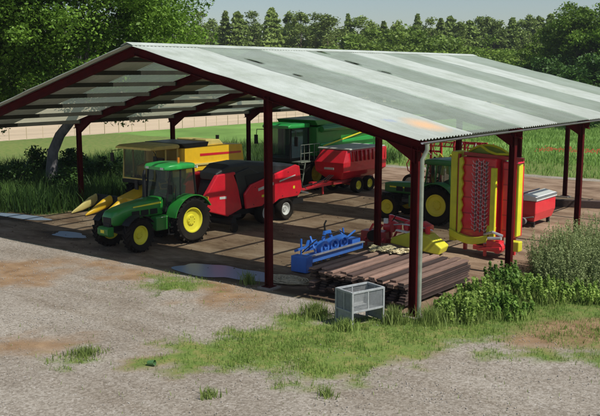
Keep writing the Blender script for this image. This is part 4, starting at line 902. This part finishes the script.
B().box((1.13, .05, 2.05), (.09, .3, 2.5)).build('outer_skid', 'cyel', t, bevel=.02)
for x in (-.30, -.10, .08):
    for k in range(17):
        z = .92 + k * .145 + (.07 if x == -.10 else 0); b = B(); q = random.uniform(-.03, .03); b.tube([(x, -.34, z), (x - .08, -.42, z + .03 + q), (x - .11 + q, -.44, z + .12)], .014, 5); b.tube([(x, -.34, z), (x + .07, -.42, z + .02 - q), (x + .12 - q, -.44, z + .10)], .014, 5); b.cyl((x, -.33, z), (x, -.40, z), .028, 8); b.build('conditioner_tine', 'pink', w1)
b = B(); b.box((-.30, -.365, 2.1), (.04, .03, 2.5)); b.box((-.10, -.365, 2.1), (.04, .03, 2.5)); b.box((.08, -.365, 2.1), (.04, .03, 2.5)); b.build('tine_bar', 'grey', w1)
b = B(); rings = []
for k in range(9):
    s = k / 8; x = -1.25 + 1.5 * s; z = .62 - .22 * math.sin(s * PI * .9); rings.append([Vector((x, -.5, z)), Vector((x, -.1, z)), Vector((x, -.1, z + .26)), Vector((x, -.5, z + .26))])
b.skin(rings); b.bar((.24, -.3, .5), (.32, -.3, 1.1), .14, .3); b.build('lower_guard', 'cyel', t, bevel=.02)
b = B(); arc = [(-.95 + 1.75 * i / 14, 3.5 + .38 * math.sin(PI * i / 14) ** .7) for i in range(15)]
b.prism([(p[0], p[1]) for p in arc] + [(.8, 3.42), (-.95, 3.42)], .1, .16); b.build('safety_apron', mat('faded_lime_apron', (.28, .36, .06), .7, var=.15), t)
b = B(); b.tube([(p[0], .05, p[1]) for p in arc], .04, 8); b.tube([(-.3, -.1, 3.86), (0, -.1, 3.68), (.3, -.1, 3.60), (.85, -.05, 3.62)], .045, 8); b.build('apron_hoop', 'cyel', t)
b = B(); b.bar((-.9, -.15, 3.56), (1.3, -.05, 3.46), .12, .12); b.bar((.5, .1, .5), (.5, .1, 3.45), .12, .14); b.build('lift_arm', 'dred', t)
b = B(); b.box((.2, -.1, .34), (.9, .9, .16)); b.box((.55, -.45, .50), (.5, .35, .3)); b.bar((0, -.6, .3), (.9, -.75, .45), .1, .1); b.bar((.2, -.5, .06), (.2, -.5, .5), .1, .1); b.bar((.9, .3, .06), (.9, .3, .9), .1, .1); b.bar((-.9, .1, .06), (-.9, .1, .7), .12, .12)
b.cyl((.75, -.7, .45), (.75, -.5, .45), .2, 14); b.build('hitch_frame', 'red', t, bevel=.01)
b = B(); b.tube([(.1, -.4, .8), (.5, -.55, .95), (.85, -.5, .85)], .05, 8); b.cyl((.35, -.6, .72), (.85, -.6, .78), .06, 10); b.build('drive_shaft', 'silver', t)
b = B(); b.box((1.15, -.2, .5), (.45, .3, .35)); b.build('gearbox', 'cyel', t, bevel=.03)

# low red and yellow disc mower left of it
t = thing('disc_mower', 'low red and lime yellow disc mower lying behind the board stack', 'mower', (-4.35, 7.05, 0), R(8))
b = B(); b.box((-1.3, .1, .45), (1.0, .5, .4)); b.bar((-2.0, .1, .3), (1.4, .2, .3), .14, .16); b.bar((-1.7, .1, .05), (-1.7, .1, .6), .1, .1); b.build('main_frame', 'dred', t, bevel=.02)
b = B(); b.prism([(-.5, .35), (1.35, .1), (1.45, .35), (.9, .75), (.2, .8), (-.45, .55)], -.45, .3); b.build('cutting_guard', 'cyel', t, bevel=.04)
for x, z in ((-.75, .85), (.05, .95), (.5, .92)): B().loft([(x - .25, .3, z - .18, z + .10, .5), (x, .3, z - .22, z + .20, .62), (x + .28, .3, z - .15, z + .08, .45)], 14, 3).build('disc_cover', 'red', t, smooth=True)
B().box((-.82, -.1, 1.08), (.14, .1, .18)).build('white_plate', 'white', t); B().box((.0, -.35, .80), (.6, .15, .05), (0, .1, 0)).build('white_plate', 'white', t)  # two plain white plates on the red top
b = B(); b.bar((-.8, .3, .4), (-.8, .3, 1.25), .14, .1); b.bar((-.8, .3, 1.2), (.3, .6, .9), .1, .1); b.build('headstock', 'red', t)
B().tube([(-.6, -.1, .95), (-.1, -.3, 1.05), (.5, -.2, 1.0), (.9, .1, .85)], .025, 6).build('hose', 'silver', t)
B().tube([(-.9, .2, .7), (-.6, .3, 1.25), (0, .35, 1.2), (.4, .3, 1.1)], .022, 6).build('hose', 'black', t)
for k in range(6): B().cyl((-.55 + .27 * k, -.12, .70), (-.55 + .27 * k, -.12, .98 + .06 * (k % 2)), .09, 12).cyl((-.55 + .27 * k, -.12, .98), (-.55 + .27 * k, -.12, 1.04), .05, 8).build('rotor_hub', 'red' if k % 3 else 'dred', t)
for k in range(4): B().bar((-1.6 + .35 * k, -.2, .35), (-1.5 + .35 * k, .3, .85), .06, .06).build('brace', 'red', t)
B().cyl((-1.3, -.25, .5), (-1.3, -.02, .5), .2, 18).build('gauge_wheel', 'tyre', t)

# red seed hopper with lids
t = thing('seed_hopper', 'low red hopper with slanted blue grey and white lid right of the folded mower', 'hopper', (-3.5, 15.3, 0), 0)
b = B(); b.skin([[Vector(p) for p in q] for q in ([(-.85, -.95, .25), (.85, -.95, .25), (.85, .95, .25), (-.85, .95, .25)], [(-.95, -1.08, .62), (.95, -1.08, .62), (.95, 1.08, .62), (-.95, 1.08, .62)], [(-.95, -1.08, 1.12), (.95, -1.08, 1.12), (.95, 1.08, 1.12), (-.95, 1.08, 1.12)])]); b.build('hopper_box', 'red', t, bevel=.03)
b = B(); b.prism([(-.98, 1.13), (0, 1.22), (.22, 1.42), (.22, 1.38), (0, 1.18), (-.98, 1.125)], -1.1, 1.1); b.prism([(-.98, 1.13), (.1, 1.13), (.1, 1.25), (-.2, 1.2)], -1.0, 1.0); b.build('lid', 'bluegrey', t)
b = B(); b.prism([(.42, 1.14), (.42, 1.42), (1.0, 1.30), (1.0, 1.14)], -1.1, 1.1); b.build('lid', 'white', t, bevel=.02, label='white sunlit half of the lid')  # sunlight on this half put in as white, the other half blue grey
b = B()
for x in (-.75, .75):
    for y in (-.8, .8): b.box((x, y, .13), (.12, .12, .26))
b.bar((-.9, -1.0, .2), (.9, -1.0, .2), .08, .08); b.build('leg_frame', 'black', t)
b = B(); b.tube([(-.5, -1.15, .5), (.2, -1.25, .35), (.9, -1.15, .5)], .03, 6); b.cyl((.5, -1.2, .3), (.5, -1.35, .3), .15, 12); b.build('metering_unit', 'grey', t)

# ------------------------------------------------------------------ blue implement
t = thing('power_harrow', 'blue three point implement with round rollers beside the board stack', 'harrow', (-5.35, 3.9, 0), R(90))
b = B(); b.box((0, 0, .38), (3.2, .22, .20)); b.box((0, .42, .34), (2.9, .16, .16)); b.bar((-1.2, 0, .38), (-1.2, .45, .34), .12, .12); b.bar((1.2, 0, .38), (1.2, .45, .34), .12, .12); b.build('main_frame', 'blue', t, bevel=.01)
B().box((-1.72, .05, .30), (.34, .62, .52)).build('end_box', 'blue', t, bevel=.02)
B().box((0, -.16, .53), (3.1, .12, .03)).build('edge_rail', 'silver', t)
for x in (-.55, .1, .75):
    b = B(); b.lathe([(-.10, .15), (-.10, .24), (.10, .24), (.10, .15), (-.10, .15)], 22, (x, .12 + x * .1, .62)); b.cyl((x, .0 + x * .1, .62), (x, .24 + x * .1, .62), .05, 10); [b.bar((x, .05 + x * .1, .62), (x + .17 * math.cos(q), .05 + x * .1, .62 + .17 * math.sin(q)), .03, .03) for q in (0, 2.1, 4.2)]; b.build('rotor_ring', 'blue', t, smooth=40)
b = B(); b.bar((-.3, .35, .4), (-.05, .35, 1.05), .08, .1); b.bar((.55, .35, .4), (.2, .35, 1.05), .08, .1); b.bar((-.1, .35, 1.03), (.25, .35, 1.03), .1, .1); b.box((.1, .35, .6), (.45, .3, .3)); b.build('headstock', 'blue', t, bevel=.01)
B().tube([(.05, .4, .9), (.02, .42, 1.3), (.1, .4, 1.42)], [.035, .03, .03], 8).build('control_lever', 'black', t)
b = B()
for k in range(12): b.tube([(-1.3 + k * .24, .42, .3), (-1.3 + k * .24, .5, .16), (-1.26 + k * .24, .46, 0.02)], .02, 5)
b.build('tine_row', 'blue', t)
b = B(); b.bar((-1.5, .5, .62), (1.4, .62, .72), .05, .07); b.bar((-.9, .1, .5), (-.6, .55, .95), .05, .05); b.bar((.9, .1, .5), (1.2, .6, .9), .05, .05); b.bar((-1.1, .55, .4), (-1.1, .55, .95), .05, .05); b.bar((1.5, .6, .4), (1.4, .62, .95), .05, .05); b.prism([(-1.0, .5), (-.2, .5), (-.3, .82), (-.8, .86)], .5, .53); b.build('rear_frame', 'blue', t)
b = B(); b.tube([(.1, .3, .9), (-.4, .2, 1.0), (-.9, .25, .8), (-1.5, .2, .6)], .02, 5); b.tube([(.15, .3, .95), (.6, .2, 1.02), (1.2, .3, .75)], .02, 5); b.build('hose', 'black', t)
b = B(); b.box((1.35, .25, .5), (.5, .5, .3)); b.bar((1.0, .2, .7), (1.7, .3, .85), .06, .06); b.build('side_guard', 'blue', t, bevel=.02)

# ------------------------------------------------------------------ board stack: each board its own object in stacked bays
bn = 0
STG = 'boards of the big stack under the shed'
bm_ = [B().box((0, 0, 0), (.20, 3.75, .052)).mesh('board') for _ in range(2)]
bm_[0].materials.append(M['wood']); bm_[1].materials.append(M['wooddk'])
for j in range(10):
    bx = -3.55 + j * .335
    for l in range(10):
        if random.random() < .03 and l > 7: continue
        z = .14 + l * .068 - (.0 if j < 8 else .0)
        o = put('board', bm_[0 if l > 7 and random.random() < .8 or random.random() < .2 else 1], None, (bx + random.uniform(-.02, .02), 2.25 + random.uniform(-.12, .12) - .12 * math.sin(l), z), (0, 0, random.uniform(-.012, .012)), .004)  # top layers light, lower ones dark: shade of the stack put into colour
        tag(o, 'weathered board on top of the big stack behind the metal cage' if l == 9 else 'weathered board within the big stack behind the metal cage', 'board', STG if l < 9 else 'boards on the top of the stack'); bn += 1
        if l in (2, 5): pass
bb = B().box((0, 0, 0), (3.4, .12, .10)).mesh('bearer'); bb.materials.append(M['wooddk'])
for y in (.7, 2.25, 3.8): tag(put('bearer', bb, None, (-2.05, y, .055)), 'crosswise timber bearer under the big board stack', 'timber bearer', 'bearers under the board stack')
pts = [(0, 0)]
b = B(); cs = crown_centres((0, 0, .04), (.8, .5, .06), 70, .1, .2); V, F = leafset(cs, .10, 260, .045, .3, 1.2); V[:, 2] = np.maximum(V[:, 2], 0)
o = put('straw_pile', nmesh('straw_pile', V, F, [M['straw']]), None, (-2.9, 3.6, .80)); tag(o, 'pale yellow heap of straw on top of the board stack', 'straw')
b = B()
for k in range(26):
    a0 = random.random() * 6.28; r = random.uniform(.2, .62); cxx, cyy = random.uniform(-.15, .15), random.uniform(-.1, .1)
    b.tube([(cxx + r * 1.25 * math.cos(a0 + a), cyy + r * .7 * math.sin(a0 + a), .03 + .10 * (1 - r) + .03 * math.sin(3 * a + k)) for a in [PI * 1.7 * i / 14 for i in range(15)]], .022, 5)
tag(b.build('rope_pile', 'twine', None, (-4.95, .95, .0)), 'grey brown loose rope heap on the floor beside the blue implement', 'rope pile')

# ------------------------------------------------------------------ metal cage
t = thing('metal_cage', 'open topped pale grey metal cage box standing on the turf beside the front corner post', 'cage box', (-.82, -1.29, 0), R(-16.3))
w, d, h = .64, 1.03, .94
for x in (-w / 2, w / 2):
    for y in (-d / 2, d / 2): B().box((x, y, h / 2), (.055, .055, h)).build('corner_post', 'cage', t, bevel=.004)
for z, nm in ((h - .02, 'top_rail'), (.42, 'lower_rail')):
    b = B()
    for y in (-d / 2, d / 2): b.box((0, y, z), (w - .03, .05, .05))
    for x in (-w / 2, w / 2): b.box((x, 0, z), (.05, d - .03, .05))
    b.build(nm, 'cage', t, bevel=.004)
for sx, sy, rz in ((0, -d / 2, 0), (0, d / 2, 0), (-w / 2, 0, 90), (w / 2, 0, 90)):
    b = B(); L_ = (w if rz == 0 else d) - .05; n = int(L_ / .03)
    for k in range(1, n): b.box((-L_ / 2 + L_ * k / n, 0, .68), (.006, .006, .50))
    for k in range(1, 16): b.box((0, 0, .44 + .031 * k), (L_, .006, .006))
    b.box((0, 0, .68), (.035, .03, .50))
    b.build('mesh_panel', 'cage', t, (sx, sy, 0), (0, 0, R(rz)))
    if rz == 0: B().box((0, 0, .46), (L_, .01, .84)).build('side_sheet', 'cage', t, (sx, sy + .018, 0))
B().box((0, 0, .40), (w - .06, d - .06, .02)).build('shelf', 'cage', t)
# small dark bucket on the turf edge
t = thing('bucket', 'small dark green bucket tipped over at the left end of the turf strip', 'bucket', (-2.6, -6.85, .065), R(20)); t.scale = (.62, .62, .62)
b = B(); b.tube([(-.12, 0, -.0), (.14, 0, .03)], [.085, .11], 16, False); b.tube([(.14, 0, .03), (-.11, 0, 0), ], [.10, .076], 16, False); b.add(B().ring((-.115, 0, 0), (1, 0, 0), .08, 16), [tuple(range(16))]); b.build('pail', 'jgreen2', t)
B().tube([(.14, .11, .03), (.2, .08, -.06), (.22, 0, -.09), (.2, -.08, -.06), (.14, -.11, .03)], .006, 5).build('handle', 'grey', t)

# ------------------------------------------------------------------ light, sky, air
sd = Vector((-.85, -.01, -1.)).normalized()
sun = bpy.data.lights.new('sun', 'SUN'); so = bpy.data.objects.new('sun', sun); COL.objects.link(so); so.rotation_euler = sd.to_track_quat('-Z', 'Y').to_euler(); so.location = (20, 0, 40)
sun.energy = 5.; sun.angle = R(.5); sun.color = (1., .955, .90)
wd = bpy.data.worlds.new('World'); sc.world = wd; wd.use_nodes = True; nt = wd.node_tree; nt.nodes.clear()
o = nt.nodes.new('ShaderNodeOutputWorld'); bg = nt.nodes.new('ShaderNodeBackground'); sk_ = nt.nodes.new('ShaderNodeTexSky')
sk_.sky_type = 'NISHITA'; sk_.sun_disc = False; sk_.sun_elevation = math.asin(-sd.z); sk_.sun_rotation = math.atan2(-sd.x, -sd.y); sk_.dust_density = .7; sk_.air_density = 1.0; sk_.ozone_density = 1.2
bg.inputs['Strength'].default_value = .082; nt.links.new(sk_.outputs[0], bg.inputs[0]); nt.links.new(bg.outputs[0], o.inputs[0])
HAZE = True
if HAZE:
    b = B(); b.box((-110, 200, 22), (800, 700, 47)); m, nt, nd, L = new_mat('haze_air'); o = nd.new('ShaderNodeOutputMaterial'); v = nd.new('ShaderNodeVolumePrincipled')
    v.inputs['Color'].default_value = (.86, .91, 1., 1); v.inputs['Density'].default_value = .0002; v.inputs['Anisotropy'].default_value = .2; L.new(v.outputs[0], o.inputs['Volume'])
    hz = b.build('haze', m); hz['kind'] = 'stuff'; hz['label'] = 'thin pale summer haze over the fields'; hz['category'] = 'haze'
vs = sc.view_settings; vs.view_transform = 'Standard'; vs.look = 'None'; vs.exposure = .12; vs.gamma = 1.; vs.use_curve_mapping = False
sc.render.engine = 'CYCLES'; sc.cycles.max_bounces = 8; sc.cycles.transparent_max_bounces = 16; sc.cycles.volume_bounces = 0
